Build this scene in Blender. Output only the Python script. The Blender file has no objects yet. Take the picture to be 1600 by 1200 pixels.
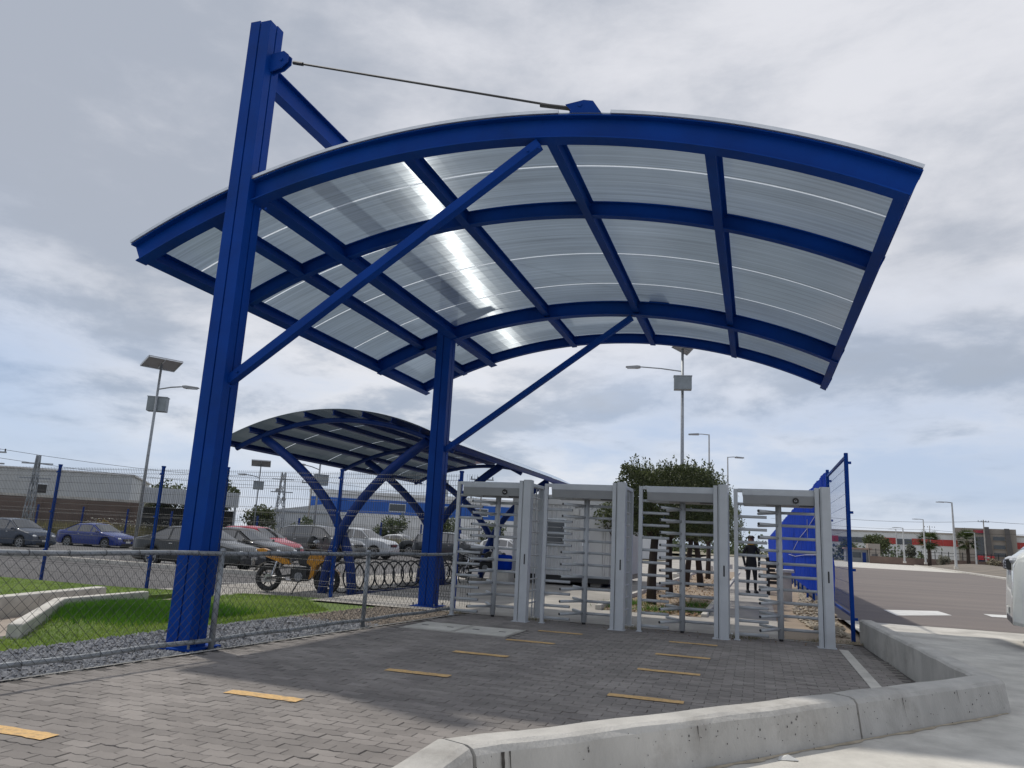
import bpy, math, random
import numpy as np
from mathutils import Vector, Matrix
random.seed(7); rng = np.random.default_rng(7)
S = bpy.context.scene
COL = S.collection
R = math.radians

# ------------------------------------------------------------------ camera
EYE = Vector((0, 0, 1.317))
PITCH, ROLL, YAW = 0.205, 0.051, 0.322          # up, clockwise lean, turned left of +Y
cam = bpy.data.cameras.new('camera'); cam.sensor_width = 36; cam.lens = 1160/1600*36
cam.clip_start = 0.05; cam.clip_end = 3000
co = bpy.data.objects.new('camera', cam); COL.objects.link(co); S.camera = co
_r = Vector((1, 0, 0)); _f = Vector((0, math.cos(PITCH), math.sin(PITCH))); _u = Vector((0, -math.sin(PITCH), math.cos(PITCH)))
_a = _r*math.cos(ROLL)+_u*math.sin(ROLL); _b = -_r*math.sin(ROLL)+_u*math.cos(ROLL)
_z = Matrix.Rotation(YAW, 3, 'Z'); _a, _b, _c = _z@_a, _z@_b, _z@_f
m = Matrix((( _a.x, _b.x, -_c.x, EYE.x), (_a.y, _b.y, -_c.y, EYE.y), (_a.z, _b.z, -_c.z, EYE.z), (0, 0, 0, 1)))
co.matrix_world = m

# ------------------------------------------------------------------ sky and sun
SUN = Vector((-0.51, 0.21, 1.0)).normalized()
W = bpy.data.worlds.new('World'); S.world = W; W.use_nodes = True
nt = W.node_tree; nt.nodes.clear()
def N(t, tree=None, **k):
    n = (tree or nt).nodes.new(t)
    for a, b in k.items(): setattr(n, a, b)
    return n
def L(a, b, tree=None): (tree or nt).links.new(a, b)
out = N('ShaderNodeOutputWorld'); bg = N('ShaderNodeBackground'); bg.inputs[1].default_value = 0.1
sky = N('ShaderNodeTexSky', sky_type='NISHITA', sun_disc=False)
sky.sun_elevation = math.asin(SUN.z); sky.sun_rotation = math.atan2(SUN.x, SUN.y)
sky.air_density = 1.0; sky.dust_density = 1.2; sky.ozone_density = 1.6
tc = N('ShaderNodeTexCoord'); sx = N('ShaderNodeSeparateXYZ'); L(tc.outputs['Generated'], sx.inputs[0])
def MA(op, a, b=None, clamp=False):
    n = N('ShaderNodeMath', operation=op, use_clamp=clamp)
    for i, v in enumerate((a, b)):
        if v is None: continue
        if isinstance(v, (int, float)): n.inputs[i].default_value = v
        else: L(v, n.inputs[i])
    return n.outputs[0]
def MR(v, a, b, c, d):
    n = N('ShaderNodeMapRange', interpolation_type='SMOOTHSTEP'); L(v, n.inputs[0])
    for i, q in enumerate((a, b, c, d)): n.inputs[i+1].default_value = q
    return n.outputs[0]
zz = MA('MAXIMUM', sx.outputs[2], 0.0)
den = MA('ADD', zz, 0.16)
cb = N('ShaderNodeCombineXYZ'); L(MA('DIVIDE', sx.outputs[0], den), cb.inputs[0]); L(MA('DIVIDE', sx.outputs[1], den), cb.inputs[1])
def noise(scale, det, rough, vec, dist=0.0, off=(0, 0, 0), sc=(1, 1, 1)):
    mp = N('ShaderNodeMapping'); mp.inputs['Location'].default_value = off; mp.inputs['Scale'].default_value = sc; L(vec, mp.inputs[0])
    n = N('ShaderNodeTexNoise'); n.inputs['Scale'].default_value = scale; n.inputs['Detail'].default_value = det
    n.inputs['Roughness'].default_value = rough; n.inputs['Distortion'].default_value = dist; L(mp.outputs[0], n.inputs['Vector']); return n.outputs[0]
n1 = noise(0.55, 10, 0.56, cb.outputs[0], 0.3, (3.1, 1.7, 0))         # cloud masses
n2a = noise(1.55, 12, 0.6, cb.outputs[0], 0.3, (8.3, 2.9, 0))       # billows overhead
n2b = noise(4.2, 12, 0.6, tc.outputs['Generated'], 0.15, (2.2, 5.1, 0.4), (1, 1, 2.6))   # heaped clouds towards the horizon
n2 = MA('ADD', MA('MULTIPLY', n2a, 0.35), MA('MULTIPLY', n2b, 0.65))
n3 = noise(0.30, 4, 0.5, cb.outputs[0], 0.0, (0.7, -0.3, 0))         # where the deck opens
mix1 = MA('ADD', MA('MULTIPLY', n1, 0.6), MA('MULTIPLY', n2, 0.4))
shade = MR(mix1, 0.41, 0.58, 0.0, 1.0)
bill = MR(MA('ADD', MA('MULTIPLY', n2, 0.85), MA('MULTIPLY', n1, 0.15)), 0.44, 0.55, 0.0, 1.0)
low = MR(zz, 0.03, 0.42, 1.0, 0.0)
gap = MR(MA('ADD', MA('MULTIPLY', n3, 0.62), MA('MULTIPLY', n2, 0.38)), 0.44, 0.58, 0.0, 1.0)
cover = MA('SUBTRACT', 1.0, MA('MULTIPLY', gap, MA('ADD', 0.05, MA('MULTIPLY', low, 0.80))), True)
def RGB(c):
    n = N('ShaderNodeRGB'); n.outputs[0].default_value = (*c, 1); return n.outputs[0]
def MIX(f, a, b):
    n = N('ShaderNodeMix', data_type='RGBA'); 
    if isinstance(f, (int, float)): n.inputs[0].default_value = f
    else: L(f, n.inputs[0])
    L(a, n.inputs[6]); L(b, n.inputs[7]); return n.outputs[2]
lowshade = MIX(bill, RGB((4.0, 4.7, 5.8)), RGB((8.6, 8.7, 9.0)))
highshade = MIX(shade, RGB((4.2, 4.6, 5.4)), RGB((7.6, 7.7, 8.2)))
cloud = MIX(low, highshade, lowshade)
haze_ = MR(zz, 0.0, 0.16, 0.55, 0.0)
thin = MIX(0.75, sky.outputs[0], RGB((3.7, 5.2, 8.0)))
L(MIX(haze_, MIX(cover, thin, cloud), RGB((6.8, 7.4, 8.3))), bg.inputs[0]); L(bg.outputs[0], out.inputs[0])

sl = bpy.data.lights.new('sun', 'SUN'); sl.energy = 2.6; sl.angle = R(1.7); sl.color = (1.0, 0.95, 0.87)
so = bpy.data.objects.new('sun', sl); COL.objects.link(so); so.location = (0, 0, 30)
so.rotation_euler = (-SUN).to_track_quat('-Z', 'Y').to_euler()
S.view_settings.view_transform = 'Standard'; S.view_settings.look = 'None'; S.view_settings.exposure = 0.0; S.view_settings.gamma = 1
S.render.engine = 'CYCLES'
S.cycles.max_bounces = 8; S.cycles.transparent_max_bounces = 24; S.cycles.sample_clamp_indirect = 6

# ------------------------------------------------------------------ materials
def M(name, col, rough=.6, metal=0., var=.15, vs=3., bump=0., bs=40., coat=0., col2=None, spec=.5, stretch=None, attr=None, dirt=0., dirtcol=(.12, .1, .08)):
    mt = bpy.data.materials.new(name); mt.use_nodes = True; t = mt.node_tree; n = t.nodes
    p = n['Principled BSDF']; p.inputs['Roughness'].default_value = rough; p.inputs['Metallic'].default_value = metal
    p.inputs['Coat Weight'].default_value = coat; p.inputs['Specular IOR Level'].default_value = spec
    tcn = n.new('ShaderNodeTexCoord'); vec = tcn.outputs['Object']
    g = n.new('ShaderNodeNewGeometry'); vec = g.outputs['Position']
    if stretch:
        mp = n.new('ShaderNodeMapping'); mp.inputs['Scale'].default_value = stretch; t.links.new(vec, mp.inputs[0]); vec = mp.outputs[0]
    a = n.new('ShaderNodeTexNoise'); a.inputs['Scale'].default_value = vs; a.inputs['Detail'].default_value = 6; a.inputs['Roughness'].default_value = .62
    t.links.new(vec, a.inputs['Vector'])
    mx = n.new('ShaderNodeMix'); mx.data_type = 'RGBA'
    c2 = col2 if col2 else tuple(c*(1+var) for c in col); c1 = col if col2 else tuple(c*(1-var) for c in col)
    mx.inputs[6].default_value = (*c1, 1); mx.inputs[7].default_value = (*c2, 1)
    mr = n.new('ShaderNodeMapRange'); mr.inputs[1].default_value = .32; mr.inputs[2].default_value = .68
    t.links.new(a.outputs[0], mr.inputs[0]); t.links.new(mr.outputs[0], mx.inputs[0])
    colo = mx.outputs[2]
    if attr:
        at = n.new('ShaderNodeAttribute'); at.attribute_name = attr
        r2 = n.new('ShaderNodeMapRange'); r2.inputs[3].default_value = .85; r2.inputs[4].default_value = 1.15; t.links.new(at.outputs['Fac'], r2.inputs[0])
        vm = n.new('ShaderNodeVectorMath'); vm.operation = 'SCALE'; t.links.new(colo, vm.inputs[0]); t.links.new(r2.outputs[0], vm.inputs['Scale']); colo = vm.outputs[0]
    if dirt:
        d = n.new('ShaderNodeTexNoise'); d.inputs['Scale'].default_value = vs*.37; d.inputs['Detail'].default_value = 10; d.inputs['Roughness'].default_value = .72
        t.links.new(g.outputs['Position'], d.inputs['Vector'])
        dr = n.new('ShaderNodeMapRange'); dr.inputs[1].default_value = .5; dr.inputs[2].default_value = .72; dr.inputs[4].default_value = dirt; t.links.new(d.outputs[0], dr.inputs[0])
        m2 = n.new('ShaderNodeMix'); m2.data_type = 'RGBA'; m2.inputs[7].default_value = (*dirtcol, 1)
        t.links.new(dr.outputs[0], m2.inputs[0]); t.links.new(colo, m2.inputs[6]); colo = m2.outputs[2]
    t.links.new(colo, p.inputs['Base Color'])
    rr = n.new('ShaderNodeMapRange'); rr.inputs[3].default_value = max(0, rough-.08); rr.inputs[4].default_value = min(1, rough+.1)
    t.links.new(a.outputs[0], rr.inputs[0]); t.links.new(rr.outputs[0], p.inputs['Roughness'])
    if bump:
        b = n.new('ShaderNodeTexNoise'); b.inputs['Scale'].default_value = bs; b.inputs['Detail'].default_value = 5; t.links.new(vec, b.inputs['Vector'])
        bp = n.new('ShaderNodeBump'); bp.inputs['Strength'].default_value = bump; bp.inputs['Distance'].default_value = .01
        t.links.new(b.outputs[0], bp.inputs['Height']); t.links.new(bp.outputs[0], p.inputs['Normal'])
    return mt
blue = M('blue steel paint', (.0006, .040, .25), .52, 0, .2, 1.1, .05, 60, spec=.13, dirt=.45, dirtcol=(.008, .058, .2))
blue_dk = M('blue tube paint', (.002, .026, .165), .45, 0, .2, 1.5, .05, 60, spec=.25, dirt=.35, dirtcol=(.04, .07, .14))
galv = M('galvanised steel', (.30, .32, .34), .5, .6, .2, 14, .05, 80, dirt=.5, dirtcol=(.14, .14, .14))
wire = M('fence wire', (.055, .058, .062), .5, .5, .2, 20)
grey = M('turnstile grey paint', (.51, .535, .56), .38, 0, .06, 4, .02, 120, dirt=.2, dirtcol=(.42, .43, .44))
grey_dk = M('turnstile housing grey', (.29, .30, .31), .45, 0, .06, 4)
greyb = M('turnstile bar grey', (.46, .48, .50), .35, .1, .1, 6)
black = M('black rubber', (.012, .012, .013), .6, 0, .2, 10)
blackp = M('black plastic', (.02, .02, .022), .4, 0, .2, 10)
alu = M('aluminium trim', (.62, .65, .68), .32, .7, .08, 8)
conc = M('pale concrete', (.52, .50, .455), .85, 0, .2, 2.2, .5, 55, dirt=.5, dirtcol=(.27, .245, .215))
conc_w = M('barrier concrete', (.45, .435, .405), .85, 0, .16, 3, .6, 70, stretch=(1, 1, .35), dirt=.6, dirtcol=(.16, .14, .12))
conc_d = M('worn concrete', (.35, .33, .30), .88, 0, .25, .8, .4, 40, dirt=.55, dirtcol=(.13, .12, .11))
asph = M('asphalt', (.105, .102, .104), .9, 0, .25, .35, .5, 90, dirt=.4, dirtcol=(.17, .16, .15))
asph2 = M('road asphalt', (.125, .11, .105), .9, 0, .22, .55, .4, 90, col2=(.195, .168, .152), stretch=(.12, 1.0, 1), dirt=.5, dirtcol=(.19, .17, .15))
soil = M('dry soil', (.24, .19, .14), .95, 0, .3, .8, .6, 30, col2=(.34, .27, .2))
dirtm = M('dry field', (.19, .175, .13), .95, 0, .3, .05, 0, 30, col2=(.25, .22, .15))
paver = M('paver', (.225, .205, .190), .88, 0, .18, 1.3, .6, 120, attr='rnd', dirt=.45, dirtcol=(.14, .128, .12))
joint = M('paver joint', (.10, .092, .085), .95, 0, .3, 5, .5, 80)
yellow = M('yellow paint', (.62, .40, .17), .85, 0, .16, 40, .4, 120, dirt=.95, dirtcol=(.24, .20, .16))
whitep = M('white paint', (.62, .62, .60), .8, 0, .1, 4, .3, 90, dirt=.5, dirtcol=(.3, .29, .28))
stone = M('grey gravel', (.17, .18, .2), .85, 0, .3, 6, 0, 30, attr='rnd', col2=(.28, .285, .3))
stone_b = M('brown gravel', (.2, .165, .13), .85, 0, .3, 6, 0, 30, attr='rnd', col2=(.32, .27, .22))
barkm = M('bark', (.055, .042, .035), .95, 0, .35, 8, .8, 40, stretch=(1, 1, .3))
def leafmat(name, c, c2, tr=.35):
    mt = bpy.data.materials.new(name); mt.use_nodes = True; t = mt.node_tree; n = t.nodes; n.clear()
    o = n.new('ShaderNodeOutputMaterial'); at = n.new('ShaderNodeAttribute'); at.attribute_name = 'rnd'
    mx = n.new('ShaderNodeMix'); mx.data_type = 'RGBA'; mx.inputs[6].default_value = (*c, 1); mx.inputs[7].default_value = (*c2, 1)
    t.links.new(at.outputs['Fac'], mx.inputs[0])
    d = n.new('ShaderNodeBsdfPrincipled'); d.inputs['Roughness'].default_value = .5; tr_ = n.new('ShaderNodeBsdfTranslucent')
    t.links.new(mx.outputs[2], d.inputs['Base Color']); t.links.new(mx.outputs[2], tr_.inputs[0])
    ms = n.new('ShaderNodeMixShader'); ms.inputs[0].default_value = tr
    t.links.new(d.outputs[0], ms.inputs[1]); t.links.new(tr_.outputs[0], ms.inputs[2]); t.links.new(ms.outputs[0], o.inputs[0]); return mt
leaf = leafmat('clipped tree leaves', (.035, .052, .02), (.14, .165, .07))
seamw = leafmat('white seam plastic', (.8, .83, .86), (.85, .87, .9), .85)
leaf2 = leafmat('bush leaves', (.04, .06, .025), (.10, .13, .055))
palml = leafmat('palm leaves', (.03, .05, .015), (.09, .12, .04))
grassm = leafmat('grass blades', (.10, .19, .014), (.33, .42, .06), .4)
grassd = leafmat('tall grass blades', (.035, .12, .006), (.11, .26, .02), .4)
weedm = leafmat('dry weeds', (.12, .12, .05), (.33, .29, .15), .3)
flower = leafmat('white weed flowers', (.5, .5, .45), (.7, .7, .62), .3)
glass = M('tinted car glass', (.008, .010, .012), .05, 0, .1, 2, spec=.8)
lampg = M('headlamp glass', (.6, .62, .64), .12, .3, .1, 20)
redl = M('red lamp lens', (.4, .02, .015), .2, 0, .1, 9)
glass.node_tree.nodes['Principled BSDF'].inputs['IOR'].default_value = 2.0
chrome = M('chrome', (.6, .6, .62), .2, 1, .05, 9)
rimm = M('alloy rim', (.4, .41, .42), .32, .7, .1, 20)
def paint(n, c): return M(n, c, .28, 0, .05, 2, coat=.5, spec=.35)
wallw = M('white sheet wall', (.68, .69, .69), .6, 0, .06, .8, dirt=.3, dirtcol=(.36, .35, .34))
pane = M('window pane', (.03, .04, .05), .1, 0, .2, 1, spec=.8)

# twin-wall polycarbonate: part clear, part milky, and light spread across its flutes
def polycarb(name, tint, clear, fl, milky, milkcol=.30):
    mt = bpy.data.materials.new(name); mt.use_nodes = True; t = mt.node_tree; n = t.nodes; n.clear(); K = t.links.new
    o = n.new('ShaderNodeOutputMaterial'); g = n.new('ShaderNodeNewGeometry')
    mp = n.new('ShaderNodeMapping'); mp.inputs['Scale'].default_value = (.25, 26, .25); K(g.outputs['Position'], mp.inputs[0])
    a = n.new('ShaderNodeTexNoise'); a.inputs['Scale'].default_value = 1; a.inputs['Detail'].default_value = 4; a.inputs['Roughness'].default_value = .7; K(mp.outputs[0], a.inputs['Vector'])
    b = n.new('ShaderNodeTexNoise'); b.inputs['Scale'].default_value = .9; b.inputs['Detail'].default_value = 5; K(g.outputs['Position'], b.inputs['Vector'])
    s = n.new('ShaderNodeMath'); s.operation = 'MULTIPLY_ADD'; K(a.outputs[0], s.inputs[0]); s.inputs[1].default_value = .75; 
    s2 = n.new('ShaderNodeMath'); s2.operation = 'MULTIPLY'; K(b.outputs[0], s2.inputs[0]); s2.inputs[1].default_value = .25; K(s2.outputs[0], s.inputs[2])
    mr = n.new('ShaderNodeMapRange'); mr.inputs[1].default_value = .3; mr.inputs[2].default_value = .7; mr.inputs[3].default_value = .58; mr.inputs[4].default_value = 1.2; K(s.outputs[0], mr.inputs[0])
    def sc(c):
        v = n.new('ShaderNodeVectorMath'); v.operation = 'SCALE'; v.inputs[0].default_value = c; K(mr.outputs[0], v.inputs['Scale']); return v.outputs[0]
    tr = n.new('ShaderNodeBsdfTransparent'); K(sc(tint), tr.inputs[0])
    hb = n.new('ShaderNodeBsdfHair'); hb.component = 'Transmission'; hb.inputs['RoughnessU'].default_value = .007; hb.inputs['RoughnessV'].default_value = .55
    K(sc((.86, .94, 1)), hb.inputs['Color'])
    cr = n.new('ShaderNodeVectorMath'); cr.operation = 'CROSS_PRODUCT'; K(g.outputs['True Normal'], cr.inputs[0]); cr.inputs[1].default_value = (0, 1, 0)
    jm = n.new('ShaderNodeMapping'); jm.inputs['Scale'].default_value = (.15, 70, .15); K(g.outputs['Position'], jm.inputs[0])   # each flute sits a little differently
    jn = n.new('ShaderNodeTexNoise'); jn.inputs['Scale'].default_value = 1; jn.inputs['Detail'].default_value = 3; K(jm.outputs[0], jn.inputs['Vector'])
    jr = n.new('ShaderNodeMapRange'); jr.inputs[1].default_value = .25; jr.inputs[2].default_value = .75; jr.inputs[3].default_value = -.014; jr.inputs[4].default_value = .014; K(jn.outputs[0], jr.inputs[0])
    js = n.new('ShaderNodeVectorMath'); js.operation = 'SCALE'; K(g.outputs['True Normal'], js.inputs[0]); K(jr.outputs[0], js.inputs['Scale'])
    ja = n.new('ShaderNodeVectorMath'); ja.operation = 'ADD'; K(cr.outputs[0], ja.inputs[0]); K(js.outputs[0], ja.inputs[1])
    jz = n.new('ShaderNodeVectorMath'); jz.operation = 'NORMALIZE'; K(ja.outputs[0], jz.inputs[0]); K(jz.outputs[0], hb.inputs['Tangent'])
    tl = n.new('ShaderNodeBsdfTranslucent'); K(sc(tuple(q*milkcol for q in (.60, .80, 1.0))), tl.inputs[0])
    df = n.new('ShaderNodeBsdfDiffuse'); df.inputs[0].default_value = (.3, .33, .36, 1)
    gl = n.new('ShaderNodeBsdfGlossy'); gl.inputs['Roughness'].default_value = .15; gl.inputs[0].default_value = (.8, .85, .9, 1)
    def mix(f, x, y):
        q = n.new('ShaderNodeMixShader'); q.inputs[0].default_value = f; K(x, q.inputs[1]); K(y, q.inputs[2]); return q.outputs[0]
    m1 = mix(milky, tr.outputs[0], mix(.3, tl.outputs[0], df.outputs[0]))
    m2 = mix(fl, m1, hb.outputs[0])
    fr = n.new('ShaderNodeFresnel'); fr.inputs[0].default_value = 1.3
    q = n.new('ShaderNodeMixShader'); K(fr.outputs[0], q.inputs[0]); K(m2, q.inputs[1]); K(gl.outputs[0], q.inputs[2])
    K(q.outputs[0], o.inputs[0]); return mt
poly = polycarb('polycarbonate sheet', (.40, .46, .52), .6, .165, .86, .185)
poly2 = polycarb('smoked polycarbonate sheet', (.05, .054, .042), .3, .01, .6, .10)

# ------------------------------------------------------------------ mesh helpers
class MB:
    def __init__(s): s.v = []; s.f = []; s.r = []
    def add(s, vs, fs, rnd=None):
        o = len(s.v); s.v += [tuple(p) for p in vs]; s.f += [tuple(i+o for i in q) for q in fs]
        if rnd is not None: s.r += [rnd]*len(vs)
        return s
    def box(s, x0, x1, y0, y1, z0, z1):
        return s.add([(x0,y0,z0),(x1,y0,z0),(x1,y1,z0),(x0,y1,z0),(x0,y0,z1),(x1,y0,z1),(x1,y1,z1),(x0,y1,z1)],
                     [(0,3,2,1),(4,5,6,7),(0,1,5,4),(1,2,6,5),(2,3,7,6),(3,0,4,7)])
    def cbox(s, x0, x1, y0, y1, z0, z1, c=.01):            # chamfered box
        V = []; 
        for z, k in ((z0, c), (z0+c, 0), (z1-c, 0), (z1, c)):
            a0, a1, b0, b1 = x0+k, x1-k, y0+k, y1-k; e = c
            V += [(a0+e,b0,z),(a1-e,b0,z),(a1,b0+e,z),(a1,b1-e,z),(a1-e,b1,z),(a0+e,b1,z),(a0,b1-e,z),(a0,b0+e,z)]
        F = [tuple(range(7,-1,-1)), tuple(range(24,32))]
        for k in range(3):
            for i in range(8): j = (i+1) % 8; F.append((k*8+i, k*8+j, k*8+8+j, k*8+8+i))
        return s.add(V, F)
    def bar(s, p, q, w, h, up=(0,0,1)):
        p, q = Vector(p), Vector(q); d = (q-p).normalized(); up = Vector(up)
        if abs(d.dot(up)) > .98: up = Vector((0,1,0))
        a = d.cross(up).normalized()*w/2; b = a.cross(d).normalized()*h/2
        return s.add([p-a-b,p+a-b,p+a+b,p-a+b,q-a-b,q+a-b,q+a+b,q-a+b],[(0,1,2,3),(7,6,5,4),(0,4,5,1),(1,5,6,2),(2,6,7,3),(3,7,4,0)])
    def ibeam(s, p, q, w, h, t=.012, up=(0,0,1)):
        p, q = Vector(p), Vector(q); d = (q-p).normalized(); up = Vector(up); a = d.cross(up).normalized(); b = a.cross(d).normalized()
        for o, ww, hh in ((b*(h/2-t/2), w, t), (b*0, t, h-2*t), (-b*(h/2-t/2), w, t)): s.bar(p+o, q+o, ww, hh, up)
        return s
    def tube(s, pts, r, n=8, cap=True):
        pts = [Vector(p) for p in pts]; rs = r if isinstance(r, (list, tuple)) else [r]*len(pts)
        V = []; F = []; prev = None
        for i, p in enumerate(pts):
            d = (pts[min(i+1, len(pts)-1)]-pts[max(i-1, 0)]).normalized()
            if prev is None:
                u = Vector((0,0,1)) if abs(d.z) < .9 else Vector((1,0,0)); a = d.cross(u).normalized()
            else: a = (prev-d*prev.dot(d)).normalized()
            prev = a; b = d.cross(a)
            for k in range(n): t = 2*math.pi*k/n; V.append(p+(a*math.cos(t)+b*math.sin(t))*rs[i])
        for i in range(len(pts)-1):
            for k in range(n): j = (k+1) % n; F.append((i*n+k, i*n+j, i*n+n+j, i*n+n+k))
        if cap: F += [tuple(range(n-1,-1,-1)), tuple(range((len(pts)-1)*n, len(pts)*n))]
        return s.add(V, F)
    def prism(s, poly, y0, y1, ax='y'):
        n = len(poly); f = {'y': lambda a, b, c: (a, c, b), 'x': lambda a, b, c: (c, a, b), 'z': lambda a, b, c: (a, b, c)}[ax]
        V = [f(a, b, y0) for a, b in poly]+[f(a, b, y1) for a, b in poly]
        F = [tuple(range(n)), tuple(range(2*n-1, n-1, -1))]+[(i, i+n, (i+1) % n+n, (i+1) % n) for i in range(n)]
        return s.add(V, F)
    def disc(s, c, axis, r, h, n=20, r2=None):
        c = Vector(c); d = Vector(axis).normalized(); return s.tube([c-d*h/2, c+d*h/2], [r, r2 if r2 else r], n)
    def torus(s, c, axis, R_, r, n=24, m=8):
        c = Vector(c); d = Vector(axis).normalized(); u = Vector((0,0,1)) if abs(d.z) < .9 else Vector((1,0,0)); a = d.cross(u).normalized(); b = d.cross(a)
        V = []; F = []
        for i in range(n):
            t = 2*math.pi*i/n; e = a*math.cos(t)+b*math.sin(t)
            for k in range(m): q = 2*math.pi*k/m; V.append(c+e*(R_+r*math.cos(q))+d*r*math.sin(q))
        for i in range(n):
            for k in range(m): F.append((i*m+k, ((i+1) % n)*m+k, ((i+1) % n)*m+(k+1) % m, i*m+(k+1) % m))
        return s.add(V, F)
    def arc(s, prof, xc, zc, t0, t1, n=40):                  # sweep a closed (y, r) profile along an arch
        m_ = len(prof); V = []; F = []
        for i in range(n+1):
            t = t0+(t1-t0)*i/n
            for y, r in prof: V.append((xc+r*math.sin(t), y, zc+r*math.cos(t)))
        for i in range(n):
            for k in range(m_): j = (k+1) % m_; F.append((i*m_+k, i*m_+j, i*m_+m_+j, i*m_+m_+k))
        F += [tuple(range(m_-1,-1,-1)), tuple(range(n*m_, n*m_+m_))]
        return s.add(V, F)
    def blob(s, c, r, n=10, m=7, sc=(1,1,1), jit=0.):
        V = []; F = []; c = Vector(c)
        for i in range(m+1):
            p = math.pi*i/m
            for k in range(n):
                t = 2*math.pi*k/n; q = r*(1+random.uniform(-jit, jit)); V.append((c.x+q*sc[0]*math.sin(p)*math.cos(t), c.y+q*sc[1]*math.sin(p)*math.sin(t), c.z+q*sc[2]*math.cos(p)))
        for i in range(m):
            for k in range(n): j = (k+1) % n; F.append((i*n+k, i*n+n+k, i*n+n+j, i*n+j))
        return s.add(V, F)
    def mesh(s, name, mat, smooth=False):
        me = bpy.data.meshes.new(name); me.from_pydata(s.v, [], s.f); me.materials.append(mat)
        if s.r and len(s.r) == len(s.v):
            at = me.attributes.new('rnd', 'FLOAT', 'POINT'); at.data.foreach_set('value', s.r)
        if smooth: me.shade_smooth() if hasattr(me, 'shade_smooth') else None
        me.update(); return me
    def build(s, name, mat, parent=None, smooth=False, **k): return link(name, s.mesh(name, mat, smooth), parent, **k)
def link(name, me, parent=None, loc=None, rz=None, label=None, cat=None, group=None, kind=None):
    o = bpy.data.objects.new(name, me); COL.objects.link(o)
    if parent: o.parent = parent
    if loc is not None: o.location = loc
    if rz is not None: o.rotation_euler = (0, 0, rz)
    for key, v in (('label', label), ('category', cat), ('group', group), ('kind', kind)):
        if v: o[key] = v
    return o
def thing(name, label, cat, loc=(0,0,0), rz=0, group=None): return link(name, None, None, loc, rz, label, cat, group)
def dup(root, loc, rz=None, label=None):
    def cp(o, par):
        c = o.copy(); COL.objects.link(c); c.parent = par
        for ch in list(o.children): cp(ch, c)
        return c
    r = cp(root, None); r.location = loc
    if rz is not None: r.rotation_euler = (0, 0, rz)
    if label: r['label'] = label
    return r
def bevel(o, w=.006, seg=2):
    md = o.modifiers.new('bevel', 'BEVEL'); md.width = w; md.segments = seg; md.limit_method = 'ANGLE'; md.angle_limit = R(35); return o
def arrmesh(name, V, F, mat, rnd=None):
    me = bpy.data.meshes.new(name); me.from_pydata(V.reshape(-1, 3).tolist(), [], F.tolist()); me.materials.append(mat)
    if rnd is not None:
        at = me.attributes.new('rnd', 'FLOAT', 'POINT'); at.data.foreach_set('value', np.asarray(rnd, dtype=np.float32))
    return me

# ------------------------------------------------------------------ ground
def sst(a, b, x): t = min(1, max(0, (x-a)/(b-a))); return t*t*(3-2*t)
def zpark(x): return -0.27*(1-sst(-9.2, -6.2, x))
def sheet(name, x0, x1, y0, y1, z, mat, nx=1, ny=1):
    b = MB(); V = []; F = []
    for i in range(nx+1):
        for j in range(ny+1):
            x = x0+(x1-x0)*i/nx; y = y0+(y1-y0)*j/ny; V.append((x, y, z(x) if callable(z) else z))
    for i in range(nx):
        for j in range(ny): a = i*(ny+1)+j; F.append((a, a+ny+1, a+ny+2, a+1))
    b.add(V, F); return b.build(name, mat, kind='structure')
def poly_sheet(name, pts, z, mat, kind='structure', **k):
    b = MB(); b.add([(x, y, z) for x, y in pts], [tuple(range(len(pts)))]); return b.build(name, mat, kind=kind, **k)
sheet('ground', -900, 900, -60, 1500, -.50, dirtm)
sheet('parking_asphalt', -58, -5.0, 13.55, 78, zpark, asph, 60, 1)
sheet('walkway_concrete', -13.5, -5.02, 14.0, 29, lambda x: zpark(x)+.004, conc_d, 30, 1)
sheet('entrance_path', -8.0, 1.36, 12.62, 150, .006, conc_d)
sheet('road_asphalt', 1.50, 60, 16.2, 92, .104, asph2)
poly_sheet('concrete_apron', [(-1.45, -6), (40, -6), (40, 16.8), (1.58, 16.8), (1.58, 13.2), (1.82, 7.75), (-1.40, 3.55)], .10, conc)
sheet('near_paving', -14, -1.48, -6, 1.62, -.012, conc_d)
sheet('far_concrete_yard', 2.0, 31, 90, 190, .09, conc)

# plaza base and pavers
FENCE0, FENCE1 = Vector((-5.98, 3.3, 0)), Vector((-4.955, 12.33, 0))
def fence_x(y): t = (y-FENCE0.y)/(FENCE1.y-FENCE0.y); return FENCE0.x+(FENCE1.x-FENCE0.x)*t
WALL_L, WALL_C, WALL_R = (-1.55, 3.42), (1.86, 7.72), (1.50, 13.15)
pz = [(fence_x(1.6)+.08, 1.6), (-1.62, 1.6), (-1.5, 3.45), (1.72, 7.72), (1.50, 12.75), (fence_x(12.75)+.08, 12.75)]
plaza = poly_sheet('plaza_paving', pz, -.006, joint)
def inside(x, y):
    c = False; n = len(pz)
    for i in range(n):
        (x1, y1), (x2, y2) = pz[i], pz[(i+1) % n]
        if (y1 > y) != (y2 > y) and x < (x2-x1)*(y-y1)/(y2-y1)+x1: c = not c
    return c
LP_, WP_ = .205, .105
def paver_verts(r):
    g = .0025; hx, hy = LP_/2-g, WP_/2-g; a = .010
    top = [(-hx, -hy+a), (-hx/2, -hy-a+.004), (0, -hy+a*.6), (hx/2, -hy-a+.004), (hx, -hy+a), (hx, hy+a), (hx/2, hy-a+.004), (0, hy+a*.6), (-hx/2, hy-a+.004), (-hx, hy+a)]
    return top
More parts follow.
